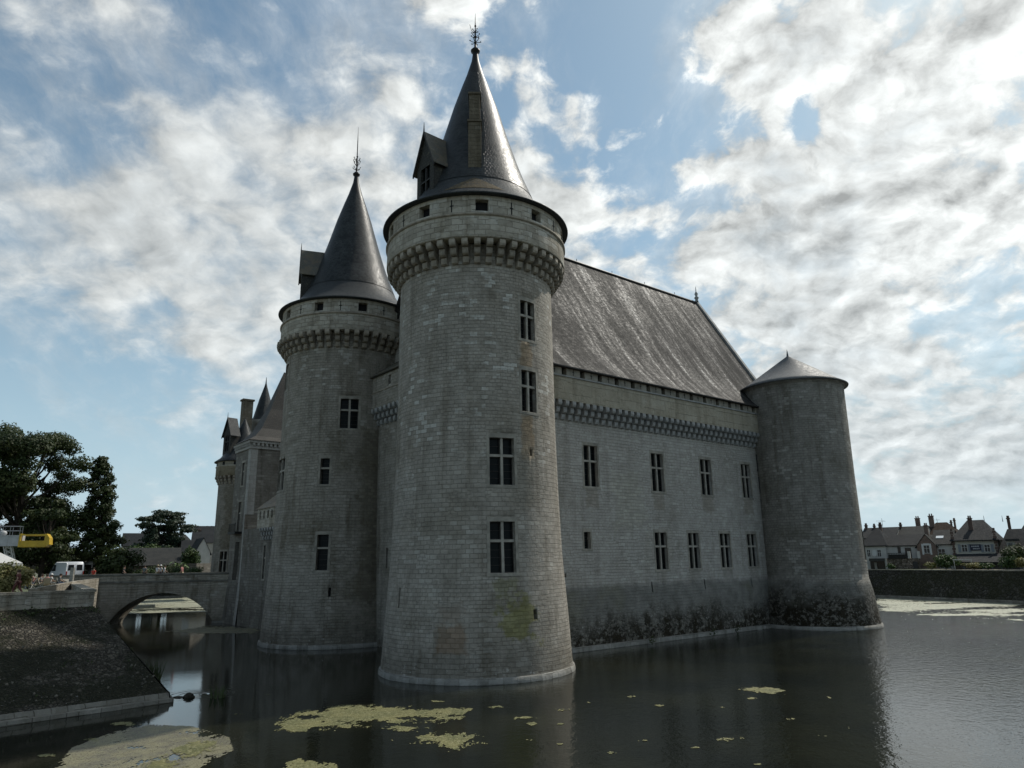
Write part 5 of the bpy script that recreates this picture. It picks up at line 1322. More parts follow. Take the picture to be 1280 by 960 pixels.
# dormer on the mansard, terrace building, garden wall, awning
def front_box(mb, o, u0, u1, v0, v1, depth, zfix=None):
    a, b_ = on_front(u0, o), on_front(u1, o); c = (a+b_)/2; N_ = Vector((-FE.y, FE.x)); 
    zt_ = hz((u0+u1)/2, v0, c); zb_ = hz((u0+u1)/2, v1, c) if zfix is None else zfix
    P_ = [a, b_, b_+N_*depth, a+N_*depth]
    mb.hexa([(p.x, p.y, zb_) for p in P_]+[(p.x, p.y, zt_) for p in P_])
    return c, zb_, zt_
e = empty('dormer_block', (0, 0, 0), 0, 'pale dormer window with flat roof on the mansard at right', 'dormer')
mb = MB(); front_box(mb, o1-2.2, 1260, 1269, 676, 691, 3); mb.build('frame', M_grey, e)
mb = MB(); front_box(mb, o1-2.3, 1262, 1267, 679, 688, .3); mb.build('pane', M_wgl, e)
mb = MB(); front_box(mb, o1-2.5, 1259, 1277, 673.5, 676, 4); mb.build('roof', M_tileg, e)
e = empty('restaurant_terrace', (0, 0, 0), 0, 'low slate roofed restaurant terrace with dark glazing under the cream house', 'terrace')
mb = MB(); front_box(mb, o1-7, 1189, 1275, 702.5, 716, 4.5, 4.0); mb.build('wall', M_shut, e)
for k in range(7):
    mb = MB(); front_box(mb, o1-7.15, 1192+k*11.6, 1201+k*11.6, 704, 712, .1); mb.build('window', M_wgl, e)
mb = MB(); a, b_ = on_front(1187, o1-7.6), on_front(1278, o1-7.6); N_ = Vector((-FE.y, FE.x)); za = hz(1232, 702.5, (a+b_)/2); c2, d2 = b_+N_*6, a+N_*6
zb2 = hz(1232, 692, (a+b_)/2+N_*6)
mb.face([(a.x, a.y, za), (b_.x, b_.y, za), (c2.x, c2.y, zb2), (d2.x, d2.y, zb2)]); mb.face([(d2.x, d2.y, zb2-.15), (c2.x, c2.y, zb2-.15), (b_.x, b_.y, za-.15), (a.x, a.y, za-.15)]); mb.face([(a.x, a.y, za-.15), (b_.x, b_.y, za-.15), (b_.x, b_.y, za), (a.x, a.y, za)]); mb.build('roof', M_tile, e)
e = empty('pergola', (0, 0, 0), 0, 'thin pale metal pergola frame in front of the restaurant terrace', 'pergola')
mb = MB()
for uu in (1190, 1211.5): front_box(mb, o1-10, uu, uu+1, 699.5, 714, .12)
front_box(mb, o1-10.05, 1189, 1213, 699, 700.2, .2); front_box(mb, o1-7.3, 1189, 1213, 699.2, 700.3, .2); mb.build('frame', M_white, e)
e = empty('garden_wall', (0, 0, 0), 0, 'rough red and cream rubble garden wall below the dark balcony', 'wall')
mb = MB(); front_box(mb, o1-2.5, 1108, 1147, 698, 716, .6, 4.0); mb.build('wall', M_rubhouse, e)
mb = MB(); front_box(mb, o1-2.65, 1139, 1145, 702, 713, .1); mb.build('gate', M_woodd, e)
e = empty('balcony', (0, 0, 0), 0, 'dark railed balcony on the low white house', 'balcony')
mb = MB(); front_box(mb, o1-2.6, 1109, 1134, 697.0, 698.4, 2.4); front_box(mb, o1-2.6, 1109, 1134, 691.2, 691.9, .1); front_box(mb, o1-2.58, 1110, 1133, 693, 697, .06)
for k in range(12): front_box(mb, o1-2.55, 1109.5+k*2.1, 1109.9+k*2.1, 691.5, 697.2, .06)
mb.build('railing', M_iron, e)
mb = MB(); front_box(mb, o1-2.6, 1134, 1137, 689, 698, .6); front_box(mb, o1-2.6, 1146, 1149, 689, 698, .6); mb.build('pillar', M_white, e)
e = empty('shop_awning', (0, 0, 0), 0, 'dark awning and shopfront below the hipped white house', 'awning')
mb = MB(); front_box(mb, o1-2.5, 1085, 1105, 698, 701.5, 2.6); mb.build('canopy', M_woodd, e)
mb = MB(); front_box(mb, o1-.15, 1086, 1104, 701.5, 714, .1); mb.build('shopfront', M_wgl, e)
mb = MB(); front_box(mb, o1-.3, 1091, 1094, 703, 714, .1); mb.build('door_panel', M_grey, e); mb = MB(); front_box(mb, o1-2.5, 1104.5, 1107, 698, 714, .4); mb.build('pillar', M_grey, e)
e = empty('wall_mirror', (0, 0, 0), 0, 'oval white ornament on the hipped white house between two windows', 'ornament')
c_ = on_front(1093, o1-.1, 691); z_ = hz(1093, 691.5, c_); mb = MB(); F3 = Vector((FE.x, FE.y, 0))
for r0, r1, off in ((0, .42, .05),):
    for k in range(20):
        a0_, a1_ = 2*pi*k/20, 2*pi*(k+1)/20; c3 = Vector((c_.x, c_.y, z_)); N3 = Vector((FE.y, -FE.x, 0))*.08
        p = lambda a_, r_, oo: c3+F3*cos(a_)*r_+Vector((0, 0, 1))*sin(a_)*r_*1.35+N3*oo
        mb.face([p(a0_, 0, 1), p(a0_, .42, 1), p(a1_, .42, 1)]); mb.face([p(a0_, .42, 1), p(a0_, .42, 0), p(a1_, .42, 0), p(a1_, .42, 1)])
mb.build('disc', M_wfr, e)
# antennas
for (u, v0, v1, o, lab) in ((1103, 648, 660, o1+6, 'thin television aerial above the hipped house'), (1172, 648, 655, o1+20, 'small television aerial on the brown tiled roof')):
    p_ = on_front(u, o, 655); z0, z1 = hz(u, v1, p_), hz(u, v0, p_)
    e = empty('television_aerial', (p_.x, p_.y, z0), 0, lab, 'aerial'); mb = MB(); h = z1-z0; mb.tube([(0, 0, -.5), (0, 0, h)], .03, 4); mb.tube([(-.9, .3, h*.75), (.5, -.2, h*.7)], .02, 4)
    for k in range(4): mb.tube([(-.8+k*.35, .3-k*.1-.25, h*.74), (-.8+k*.35, .3-k*.1+.25, h*.74)], .015, 4)
    mb.build('mast', M_iron, e)
for (u, o, h, r, lm, nm, lab, sd) in ((1181, o1-9, 2.3, 2.2, L_mid, 'shrub', 'round clipped green shrub left of the pergola', 41), (1258, o1-10, 1.9, 1.7, L_mid, 'shrub', 'rounded shrub in front of the terrace at right', 42),
        (1272, o1-8, 3.4, 2.2, L_dark, 'shrub', 'big dark shrub at the right edge', 43), (1163, o1-10, 1.0, 1.0, L_hay, 'flower_bed', 'small pinkish flower bed left of the round shrub', 44), (1216, o1-11, .9, 1.6, L_hay, 'flower_bed', 'pale low flowers under the pergola', 45),
        (1233, o1-11, .8, 1.4, L_mid, 'flower_bed', 'low green planting along the wall right of the pergola', 46), (1277, o1-11.5, 1.5, 1.1, L_hay, 'flower_bed', 'reddish flowering bush at the far right edge', 47), (1113, o1-10, .8, .8, L_mid, 'shrub', 'tiny dark shrub on the wall top by the rubble wall', 48)):
    p_ = on_front(u, o, 700); tree(nm, lab, p_.x, p_.y, 4.25, h, r, bushy, 420, .22, lm, sd, .06, 'plant' if nm == 'flower_bed' else 'shrub', limbs=False)

# left background buildings
def left_house(name, label, u0, u1, ve, vr, D, d_, kind, mw, mr, rot=0., wins=(), chims=(), zg=4.3, **kw):
    a, b_ = atd(u0, 700, D), atd(u1, 700, D); c = (a+b_)/2; w = (b_-a).length; th = atan2(b_.y-a.y, b_.x-a.x)+rot
    he = atd((u0+u1)/2, ve, D)[2]-zg; hr = atd((u0+u1)/2, vr, D+d_/2)[2]-zg
    W2 = []
    for (xa, xb, va, vb, kd) in wins:
        W2.append((((xa+xb)/2-(u0+u1)/2)/(u1-u0)*w, atd(xa, vb, D)[2]-zg, (xb-xa)/(u1-u0)*w, (vb-va)/(u1-u0)*w, kd))
    C2 = [(((xa+xb)/2-(u0+u1)/2)/(u1-u0)*w, d_*fy, atd(xa, va, D+d_*fy)[2]-zg, (xb-xa)/(u1-u0)*w, .9, mc) for (xa, xb, va, fy, mc) in chims]
    return house(name, label, c, th, w, d_, he, hr, kind, mw, mr, W2, C2, zg=zg, **kw)
left_house('barn', 'long low stone barn with wide grey roof behind the bridge', 157, 226, 705.5, 685.5, 130, 13, 'gable', M_pav, M_tileg, over=.6)
left_house('village_house', 'dark roofed house left of the chimney stack above the barn', 150, 178, 682, 667, 190, 10, 'gable', M_grey, M_tile, chims=[(180, 185, 665, .5, M_grey)])
left_house('village_house', 'small pale gable house under the cedars', 196, 206, 684, 671.5, 185, 8, 'front', M_cream, M_tileb)
left_house('village_house', 'second small house with dark roof under the cedars', 184, 195, 683, 673, 192, 8, 'gable', M_cream, M_tileb)
left_house('village_house', 'grey hipped roof house right of the cedars with tall chimney', 215, 240, 680, 668, 185, 10, 'hip', M_grey, M_tileg, chims=[(221.5, 226, 661, .4, M_grey)])
left_house('village_house', 'large dark roof rising behind the far tower with red chimneys', 237, 290, 678, 658, 200, 16, 'gable', M_grey, M_tile, chims=[(243, 247.5, 663, .35, M_redbrick), (254, 256.5, 659.5, .5, M_redbrick), (259.5, 262, 659.5, .5, M_redbrick)])
left_house('village_house', 'dark roofed house in front of the big dark roof', 225, 252, 690, 676, 165, 9, 'gable', M_grey, M_tile)
left_house('village_house', 'white gable ended house beside the far tower', 243, 262, 690, 673.5, 150, 10, 'front', M_white, M_tile, wins=[(246, 250, 694, 703, 'dark')], rot=R(8))
e = empty('garden_wall', (0, 0, 0), 0, 'square brown stone garden wall between barn and far tower', 'wall')
mb = MB(); a = atd(216, 712, 126); b_ = atd(245, 712, 126); z_ = atd(230, 704.5, 126)[2]; mb.hexa([(a.x, a.y, 4), (b_.x, b_.y, 4), (b_.x+1, b_.y+4, 4), (a.x+1, a.y+4, 4), (a.x, a.y, z_), (b_.x, b_.y, z_), (b_.x+1, b_.y+4, z_), (a.x+1, a.y+4, z_)]); mb.build('wall', M_pav, e)

# approach wall at the left end of the bridge, in the bridge's own stone
e = empty('approach_wall', (0, 0, 0), 0, 'pale low stone wall ramping up to the bridge at left', 'wall')
mb = MB(); a = atd(36, 733, 62); b_ = atd(92, 729, 72); c_ = atd(118, 728, 77)
for p, q, zp, zq_ in ((a, b_, 5.05, 5.35), (b_, c_, 5.35, 5.45)):
    mb.hexa([(p.x, p.y, 1.5), (q.x, q.y, 1.5), (q.x+.1, q.y+.5, 1.5), (p.x+.1, p.y+.5, 1.5), (p.x, p.y, zp), (q.x, q.y, zq_), (q.x+.1, q.y+.5, zq_), (p.x+.1, p.y+.5, zp)])
mb.build('wall', M_bridge, e)
e = empty('post', (0, 0, 0), 0, 'slim stone post standing on the approach wall before the van', 'post')
p_ = atd(88, 720, 72.3); mb = MB(); mb.box((p_.x, p_.y+.2, 5.25), (.32, .32, 2.4), .2, .8); mb.build('shaft', M_capst, e)
# grass on the bastion
def tufts(name, pts, n, h, material, label, sp=.5):
    e = empty(name, pts[0], 0, label, 'plant'); mb = MB()
    for p in pts:
        for k in range(n):
            a = rnd.uniform(0, 2*pi); r0 = sp*sqrt(rnd.random()); x_, y_ = p[0]-pts[0][0]+r0*cos(a), p[1]-pts[0][1]+r0*sin(a); z_ = p[2]-pts[0][2]
            hh = h*rnd.uniform(.5, 1.2); lx, ly = rnd.uniform(-.4, .4)*hh, rnd.uniform(-.4, .4)*hh; w_ = .02+.012*h
            mb.face([(x_-w_, y_, z_), (x_+w_, y_, z_), (x_+lx*.5+w_*.6, y_+ly*.5, z_+hh*.6), (x_+lx*.5-w_*.6, y_+ly*.5, z_+hh*.6)]); mb.face([(x_+lx*.5-w_*.6, y_+ly*.5, z_+hh*.6), (x_+lx*.5+w_*.6, y_+ly*.5, z_+hh*.6), (x_+lx, y_+ly, z_+hh)])
    mb.build('blades', material, e); return e
M_reed = simple('reed_green', (.045, .06, .018), .7, .4)
p_ = atz(190, 850); tufts('reed_tuft', [tuple(p_)], 60, 1.1, M_reed, 'dark reeds at the water edge behind the bastion corner', .5)
p_ = atz(272, 872); tufts('reed_tuft', [tuple(p_)], 40, .6, M_reed, 'thin reeds standing in open water right of the bastion corner', .35)
for u, v, lab in ((815, 800, 'small weed growing on the ledge left of the middle of the long wall'), (892, 790, 'dark weed on the ledge in the middle of the long wall'), (922, 786, 'small weed on the ledge near the corner tower')):
    p_ = atz(u, v+2, .3); e = empty('ledge_weed', tuple(p_), 0, lab, 'plant'); leaves('leaves', [(0, 0, .15, .35, .35, .4)], 420, .12, L_dark, e, int(u))
# vegetation strip below the bastion parapet, ivy clumps (uncountable)
V_ = []
T0, T1 = TOP[0], TOP[1]
cl = []
for k in range(90):
    f = rnd.uniform(.55, 1.0); p = T0.lerp(T1, f); inn = (Vector(MO[1])-T1).normalized(); p = p+inn*rnd.uniform(-.1, .8)
    cl.append((p.x, p.y, GZ-.5+rnd.uniform(-.25, .12), rnd.uniform(.3, .6), rnd.uniform(.3, .6), rnd.uniform(.14, .3)))
o = leaves('hanging_weeds', cl, 240, .12, L_dark, None, 77); tag(o, kind='stuff')
cl = []
b0_, b1_ = Vector(MO[0]), Vector(MO[1])
for k in range(360):
    f = rnd.uniform(.3, 1); g = rnd.uniform(.1, .92); lo = b0_.lerp(b1_, f); hi = T0.lerp(T1, f); p = lo.lerp(hi, g)
    if noise.noise(Vector((p.x*.35, p.y*.35, g*3))) < -.05: continue
    cl.append((p.x, p.y, .45+(GZ-.8)*g, .35, .35, .06))
o = leaves('moss_and_weeds', cl, 110, .10, L_dark, None, 78); tag(o, kind='stuff')
M_lump = simple('rubble_stone', (.11, .10, .08), .95, .5, 1.2, bump=.4)
mb = MB()
for k in range(700):
    f = rnd.uniform(.42, 1); g = rnd.random()**1.2; lo = b0_.lerp(b1_, f); hi = T0.lerp(T1, f); p = lo.lerp(hi, .06+.9*g)
    if noise.noise(Vector((p.x*.45+7, p.y*.45, g*4))) < -.12: continue
    z_ = .46+(GZ-.32-.46)*(.06+.9*g); r0 = rnd.uniform(.03, .09); q = []
    ax = Euler((rnd.uniform(0, 6), rnd.uniform(0, 6), rnd.uniform(0, 6))).to_matrix()
    for dv in ((1, 0, 0), (0, 1, 0), (-1, 0, 0), (0, -1, 0), (0, 0, 1), (0, 0, -1)): q.append(Vector((p.x, p.y, z_))+ax @ Vector(dv)*r0*rnd.uniform(.6, 1.25))
    for a, b2, c2 in ((0, 1, 4), (1, 2, 4), (2, 3, 4), (3, 0, 4), (1, 0, 5), (2, 1, 5), (3, 2, 5), (0, 3, 5)): mb.face([q[a], q[b2], q[c2]])
tag(mb.build('rubble_stones', M_lump), kind='stuff')
# stone lying in the water by the bastion
p_ = atz(236, 872); e = empty('rock', (p_.x, p_.y, 0), 0, 'dark rock breaking the surface beside ripples near the bastion corner', 'rock')
mb = MB(); r__ = random.Random(5)
prof_ = [(0, -.2), (.24, -.1), (.26, .04), (.18, .16), (.08, .22), (0, .23)]
mb.lathe(prof_, 9, (0, 0, 0), smooth=False, rx=1.2, ry=.8); mb.lathe([(0, -.2), (.2, -.1), (.2, .03), (0, .08)], 8, (-.6, .1, 0), smooth=False, rx=1.4); mb.build('stone', M_rubd, e)

# ------------------------------------------------------------------ vehicles and crane
M_van = simple('white_van_paint', (.55, .57, .60), .35, .04, 1.); M_tyre = simple('tyre', (.015, .015, .015), .8, .1); M_rim = simple('rim', (.3, .3, .3), .4, .05, metal=.8)
M_red = simple('red_lens', (.30, .02, .015), .3, .05); M_vg = M_wgl
def wheel(par, x, y, r=.36, w_=.24):
    mb = MB(); prof_ = [(r*.62, -w_/2), (r*.95, -w_/2), (r, -w_*.35), (r, w_*.35), (r*.95, w_/2), (r*.62, w_/2)]
    n = 20
    for k in range(len(prof_)-1):
        for i in range(n):
            a0_, a1_ = 2*pi*i/n, 2*pi*(i+1)/n; P_ = lambda a, q: (x+q[0]*cos(a), y+q[1], r+q[0]*sin(a)); mb.face([P_(a0_, prof_[k]), P_(a1_, prof_[k]), P_(a1_, prof_[k+1]), P_(a0_, prof_[k+1])], None, True)
    wo = mb.build('wheel', M_tyre, par); mb = MB()
    for i in range(n):
        a0_, a1_ = 2*pi*i/n, 2*pi*(i+1)/n
        for s_ in (-1, 1): mb.face([(x, y+s_*w_*.32, r), (x+r*.62*cos(a0_), y+s_*w_*.40, r+r*.62*sin(a0_)), (x+r*.62*cos(a1_), y+s_*w_*.40, r+r*.62*sin(a1_))])
    mb.build('rim', M_rim, wo)
def van(x, y, z, rz, label):
    """local +x is the front; high roof panel van"""
    e = empty('panel_van', (x, y, z), rz, label, 'van')
    side = [(-2.7, .45), (-2.72, 1.2), (-2.62, 2.35), (-2.45, 2.50), (1.05, 2.52), (1.35, 2.42), (1.85, 1.72), (2.55, 1.22), (2.72, .95), (2.72, .45)]
    mb = MB(); hw_ = .98
    def yy(z_): return hw_*(1-.05*max(0, z_-1.2)) 
    # outer skin with rounded roof edges
    rows = []
    for (x_, z_) in side: rows.append([(x_, -yy(z_), z_-(.10 if z_ > 2.3 else 0)), (x_, -yy(z_)*.86, z_), (x_, yy(z_)*.86, z_), (x_, yy(z_), z_-(.10 if z_ > 2.3 else 0))])
    for a, b_ in zip(rows, rows[1:]):
        for k in range(3): mb.face([a[k], a[k+1], b_[k+1], b_[k]], None, True)
    mb.face([r_[0] for r_ in rows][::-1]); mb.face([r_[3] for r_ in rows]); mb.face([rows[0][0], rows[0][3], rows[-1][3], rows[-1][0]])
    mb.build('body', M_van, e)
    def plate(nm, P_, m_): q = MB(); q.face(P_); return q.build(nm, m_, e)
    g = .006
    plate('windscreen', [(1.38+g, -.80, 2.36), (1.38+g, .80, 2.36), (1.86+g, .86, 1.74), (1.86+g, -.86, 1.74)], M_vg)
    for s_ in (-1, 1):
        plate('side_window', [(.75, s_*(yy(1.7)+g), 1.45), (1.9, s_*(yy(1.7)+g), 1.45), (1.45, s_*(yy(2.1)+g), 2.15), (.75, s_*(yy(2.1)+g), 2.15)], M_vg)
        plate('rear_window', [(-2.70-g, s_*.15, 1.5), (-2.70-g, s_*.78, 1.5), (-2.655-g, s_*.76, 2.15), (-2.655-g, s_*.15, 2.15)], M_vg)
        q = MB(); q.box((-2.73, s_*.9, 1.15), (.04, .12, .5)); q.build('tail_light', M_red, e)
        q = MB(); q.box((2.66, s_*.72, .98), (.10, .32, .2)); q.build('headlight', M_wfr, e)
        q = MB(); q.box((1.6, s_*1.12, 1.6), (.12, .16, .28)); q.build('mirror', M_tyre, e)
        for x_ in (-1.8, 1.75): wheel(e, x_, s_*.88)
    q = MB(); q.box((-2.76, 0, .5), (.1, 1.9, .22)); q.box((2.74, 0, .52), (.1, 1.9, .26)); q.build('bumper', M_shut, e)
    q = MB(); 
    for x_ in (-.9, .6): q.box((x_, -1.0+.02, 1.3), (.02, .02, 1.6))
    q.box((-2.725, 0, 1.4), (.02, .02, 1.8)); q.build('door_seam', M_shut, e)
    return e
x, y = at_px(85, 104); van(x, y, GZ, R(140), 'white high roof panel van parked by the bridge approach')
# box truck further left and small covered trailer right of the van
def boxtruck(x, y, z, rz, label):
    e = empty('box_truck', (x, y, z), rz, label, 'truck'); mb = MB(); mb.box((-.6, 0, 1.75), (4.2, 2.1, 2.3)); 
    for k in range(8): mb.box((-2.5+k*.54, -1.06, 1.75), (.05, .03, 2.2))
    mb.build('cargo_box', M_white, e)
    mb = MB(); P_ = [(1.6, .5), (3.1, .5), (3.1, 1.25), (2.6, 2.1), (1.6, 2.15)]
    mb.face([(a, -1, c) for a, c in P_]); mb.face([(a, 1, c) for a, c in P_[::-1]])
    for k in range(5): a, b_ = P_[k], P_[(k+1) % 5]; mb.face([(a[0], -1, a[1]), (a[0], 1, a[1]), (b_[0], 1, b_[1]), (b_[0], -1, b_[1])])
    mb.build('cab', M_van, e); mb = MB(); mb.face([(2.64, -.85, 2.03), (2.64, .85, 2.03), (3.1, .88, 1.32), (3.1, -.88, 1.32)]); mb.build('windscreen', M_wgl, e)
    mb = MB(); mb.box((0, 0, .52), (5.2, .9, .2)); mb.build('chassis', M_tyre, e)
    for s_ in (-1, 1):
        for x_ in (-1.7, 2.3): wheel(e, x_, s_*.85, .4)
    return e
x, y = at_px(14, 112); boxtruck(x, y, GZ, R(170), 'pale box truck parked under the crane boom')
e = empty('market_stall', (*at_px(113, 110), GZ), R(-22), 'small grey open stall with pale canopy right of the white van', 'stall')
mb = MB(); mb.box((0, 0, 2.2), (3.4, 2, .1)); mb.face([(-1.7, -1, 2.25), (1.7, -1, 2.25), (1.7, 0, 2.6), (-1.7, 0, 2.6)]); mb.face([(1.7, 1, 2.25), (-1.7, 1, 2.25), (-1.7, 0, 2.6), (1.7, 0, 2.6)]); mb.build('canopy', M_grey, e)
for a, b_ in ((-1.65, -.95), (1.65, -.95), (-1.65, .95), (1.65, .95)): mb = MB(); mb.tube([(a, b_, 0), (a, b_, 2.2)], .04, 6); mb.build('post', M_white, e)
mb = MB(); mb.box((0, -.7, .5), (3, .6, 1.0)); mb.box((0, .95, 1.2), (3.3, .05, 1.9)); mb.build('counter', M_shut, e)
# white tent with yellow slatted panel at the left edge
e = empty('tent', (*at_px(-3, 74), GZ), R(-30), 'white peaked tent top over yellow slatted panel at the left edge', 'tent')
mb = MB(); q = [(-1.3, -1.3), (1.3, -1.3), (1.3, 1.3), (-1.3, 1.3)]
for k in range(4): a, b_ = q[k], q[(k+1) % 4]; mb.face([(*a, 2.3), (*b_, 2.3), (0, 0, 3.2)]); mb.face([(*a, 2.05), (*b_, 2.05), (*b_, 2.3), (*a, 2.3)])
mb.build('canopy', M_wfr, e); mb = MB()
for k in range(9): mb.box((0, -1.25, .4+k*.2), (2.5, .05, .11))
mb.build('slatted_panel', simple('yellow_slats', (.42, .33, .14), .7, .1), e)
for a in q: mb = MB(); mb.tube([(*a, 0), (*a, 2.2)], .04, 6); mb.build('post', M_white, e)

# crane: white boom with railing ending in a yellow work basket, lattice support
M_yel = simple('yellow_paint', (.50, .33, .02), .5, .15, 2.); M_cw = simple('boom_paint', (.40, .41, .42), .5, .12, 2.)
pE = atd(10, 676, 100); e = empty('crane', (pE.x, pE.y, GZ), R(20), 'white crane boom with railing and yellow basket end above the seated visitors', 'crane')
zc = pE.z-GZ
mb = MB(); mb.box((-2., 0, zc), (7., 1.0, 1.05)); mb.box((-2., 0, zc+.56), (7., 1.1, .08)); mb.box((-2., 0, zc-.56), (7., 1.1, .08))
for k in range(7): mb.box((-5.2+k*1.05, -.52, zc), (.08, .05, 1.0))
mb.build('boom', M_cw, e)
mb = MB()
for s_ in (-.5, .5):
    mb.tube([(-5.5, s_, zc+1.6), (1.2, s_, zc+1.6)], .03, 4); mb.tube([(-5.5, s_, zc+1.1), (1.2, s_, zc+1.1)], .025, 4)
    for k in range(8): mb.tube([(-5.5+k*.95, s_, zc+.55), (-5.5+k*.95, s_, zc+1.6)], .025, 4)
mb.build('railing', M_shut, e)
mb = MB(); mb.ball((-.6, 0, zc+.85), .42, 12, .8); mb.build('drive_housing', M_cw, e)
mb = MB()
X0, X1 = 1.3, 3.8
for s_ in (-.75, .75):
    mb.box(((X0+X1)/2, s_, zc+.62), (X1-X0, .12, .16)); mb.box(((X0+X1)/2, s_, zc-.34), (X1-X0, .1, .62))
    for k in range(4): mb.box((X0+.3+k*.7, s_*1.05, zc-.34), (.08, .08, .66))
for x_ in (X0, X1):
    mb.hexa([(x_-.08, -.85, zc-.72), (x_+.08, -.85, zc-.72), (x_+.08, .85, zc-.72), (x_-.08, .85, zc-.72), (x_-.08, -.75, zc+.75), (x_+.08, -.75, zc+.75), (x_+.08, .75, zc+.75), (x_-.08, .75, zc+.75)])
mb.hexa([(X1+.08, -.8, zc-.70), (X1+.45, -.8, zc-.45), (X1+.45, .8, zc-.45), (X1+.08, .8, zc-.70), (X1+.08, -.75, zc+.72), (X1+.38, -.75, zc+.3), (X1+.38, .75, zc+.3), (X1+.08, .75, zc+.72)])
mb.box(((X0+X1)/2, 0, zc-.68), (X1-X0, 1.6, .1)); mb.build('basket', M_yel, e)
mb = MB()
for a, b_ in ((-.3, -.35), (.4, -.35), (-.3, .35), (.4, .35)): mb.tube([(a, b_, zc-.5), (a+1.3, b_, 0)], .06, 5)
n = 9
for k in range(n):
    f0, f1 = k/n, (k+1)/n; z0, z1 = (zc-.5)*(1-f0), (zc-.5)*(1-f1)
    for b_ in (-.35, .35): mb.tube([(-.3+1.3*f0, b_, z0), (.4+1.3*f1, b_, z1)], .035, 4); mb.tube([(.4+1.3*f0, b_, z0), (-.3+1.3*f1, b_, z1)], .035, 4)
mb.build('lattice_mast', M_wfr, e)
mb = MB(); mb.box((-6.2, 0, zc/2-.2), (1.2, 1.2, zc+.4)); mb.build('slewing_column', M_cw, e)

# ------------------------------------------------------------------ people
SK_ = simple('skin', (.33, .20, .14), .6, .05)
def cmat(n, c): return simple(n, c, .85, .1, 6.)
CL = dict(white=cmat('white_cotton', (.55, .55, .54)), black=cmat('black_cotton', (.015, .015, .017)), red=cmat('red_cotton', (.45, .05, .03)), pink=cmat('pink_cotton', (.45, .20, .20)), blue=cmat('blue_denim', (.04, .06, .12)), beige=cmat('beige_cotton', (.33, .27, .18)), grey=cmat('grey_cotton', (.15, .16, .16)), maroon=cmat('maroon_cotton', (.12, .04, .035)))
HR = [cmat('brown_hair', (.035, .02, .012)), cmat('grey_hair', (.25, .24, .22))]
def skin_mesh(name, verts, edges, radii, levels=2, root=0):
    me = bpy.data.meshes.new(name); me.from_pydata(verts, edges, []); o = bpy.data.objects.new(name, me); col.objects.link(o)
    o.modifiers.new('s', 'SKIN').use_smooth_shade = True
    for i, r_ in enumerate(radii):
        v_ = me.skin_vertices[0].data[i]; v_.radius = r_ if hasattr(r_, '__len__') else (r_, r_); v_.use_root = (i == root)
    if levels: m_ = o.modifiers.new('u', 'SUBSURF'); m_.levels = levels; m_.render_levels = levels
    dg = bpy.context.evaluated_depsgraph_get(); dg.update(); nm = bpy.data.meshes.new_from_object(o.evaluated_get(dg)); bpy.data.objects.remove(o)
    nm.name = name; return nm
def pose(kind):
    J = {}
    if kind == 'stand':
        J = dict(pel=(0, 0, .96), ch=(0, .0, 1.28), nk=(0, 0, 1.50), hd=(0, .02, 1.62), tp=(0, .02, 1.74), ls=(-.18, 0, 1.43), le=(-.25, .03, 1.15), lw=(-.24, .12, .90), lh=(-.23, .16, .81), rs=(.18, 0, 1.43), re=(.26, -.03, 1.15), rw=(.25, .06, .90), rh=(.24, .09, .81),
            lp=(-.10, 0, .90), lk=(-.11, .03, .50), la=(-.12, 0, .09), lt=(-.13, .17, .04), rp=(.10, 0, .90), rk=(.12, .04, .50), ra=(.13, -.04, .09), rt=(.14, .13, .04))
    elif kind == 'walk':
        J = dict(pel=(0, 0, .94), ch=(0, .03, 1.26), nk=(0, .05, 1.48), hd=(0, .08, 1.60), tp=(0, .08, 1.72), ls=(-.18, .04, 1.41), le=(-.24, -.08, 1.15), lw=(-.24, .03, .93), lh=(-.23, .08, .85), rs=(.18, .04, 1.41), re=(.24, .16, 1.16), rw=(.22, .34, 1.0), rh=(.21, .41, .96),
            lp=(-.10, 0, .88), lk=(-.11, .20, .52), la=(-.11, .26, .10), lt=(-.11, .43, .07), rp=(.10, 0, .88), rk=(.11, -.06, .48), ra=(.11, -.32, .16), rt=(.11, -.22, .04))
    else:
        J = dict(pel=(0, 0, .50), ch=(0, .05, .83), nk=(0, .08, 1.05), hd=(0, .12, 1.17), tp=(0, .12, 1.29), ls=(-.18, .07, .98), le=(-.26, .16, .74), lw=(-.18, .36, .66), lh=(-.12, .43, .66), rs=(.18, .07, .98), re=(.26, .16, .74), rw=(.18, .36, .66), rh=(.12, .43, .66),
            lp=(-.11, .02, .48), lk=(-.14, .44, .50), la=(-.13, .46, .10), lt=(-.13, .63, .05), rp=(.11, .02, .48), rk=(.14, .44, .50), ra=(.13, .40, .10), rt=(.13, .57, .05))
    return J
PM = {}
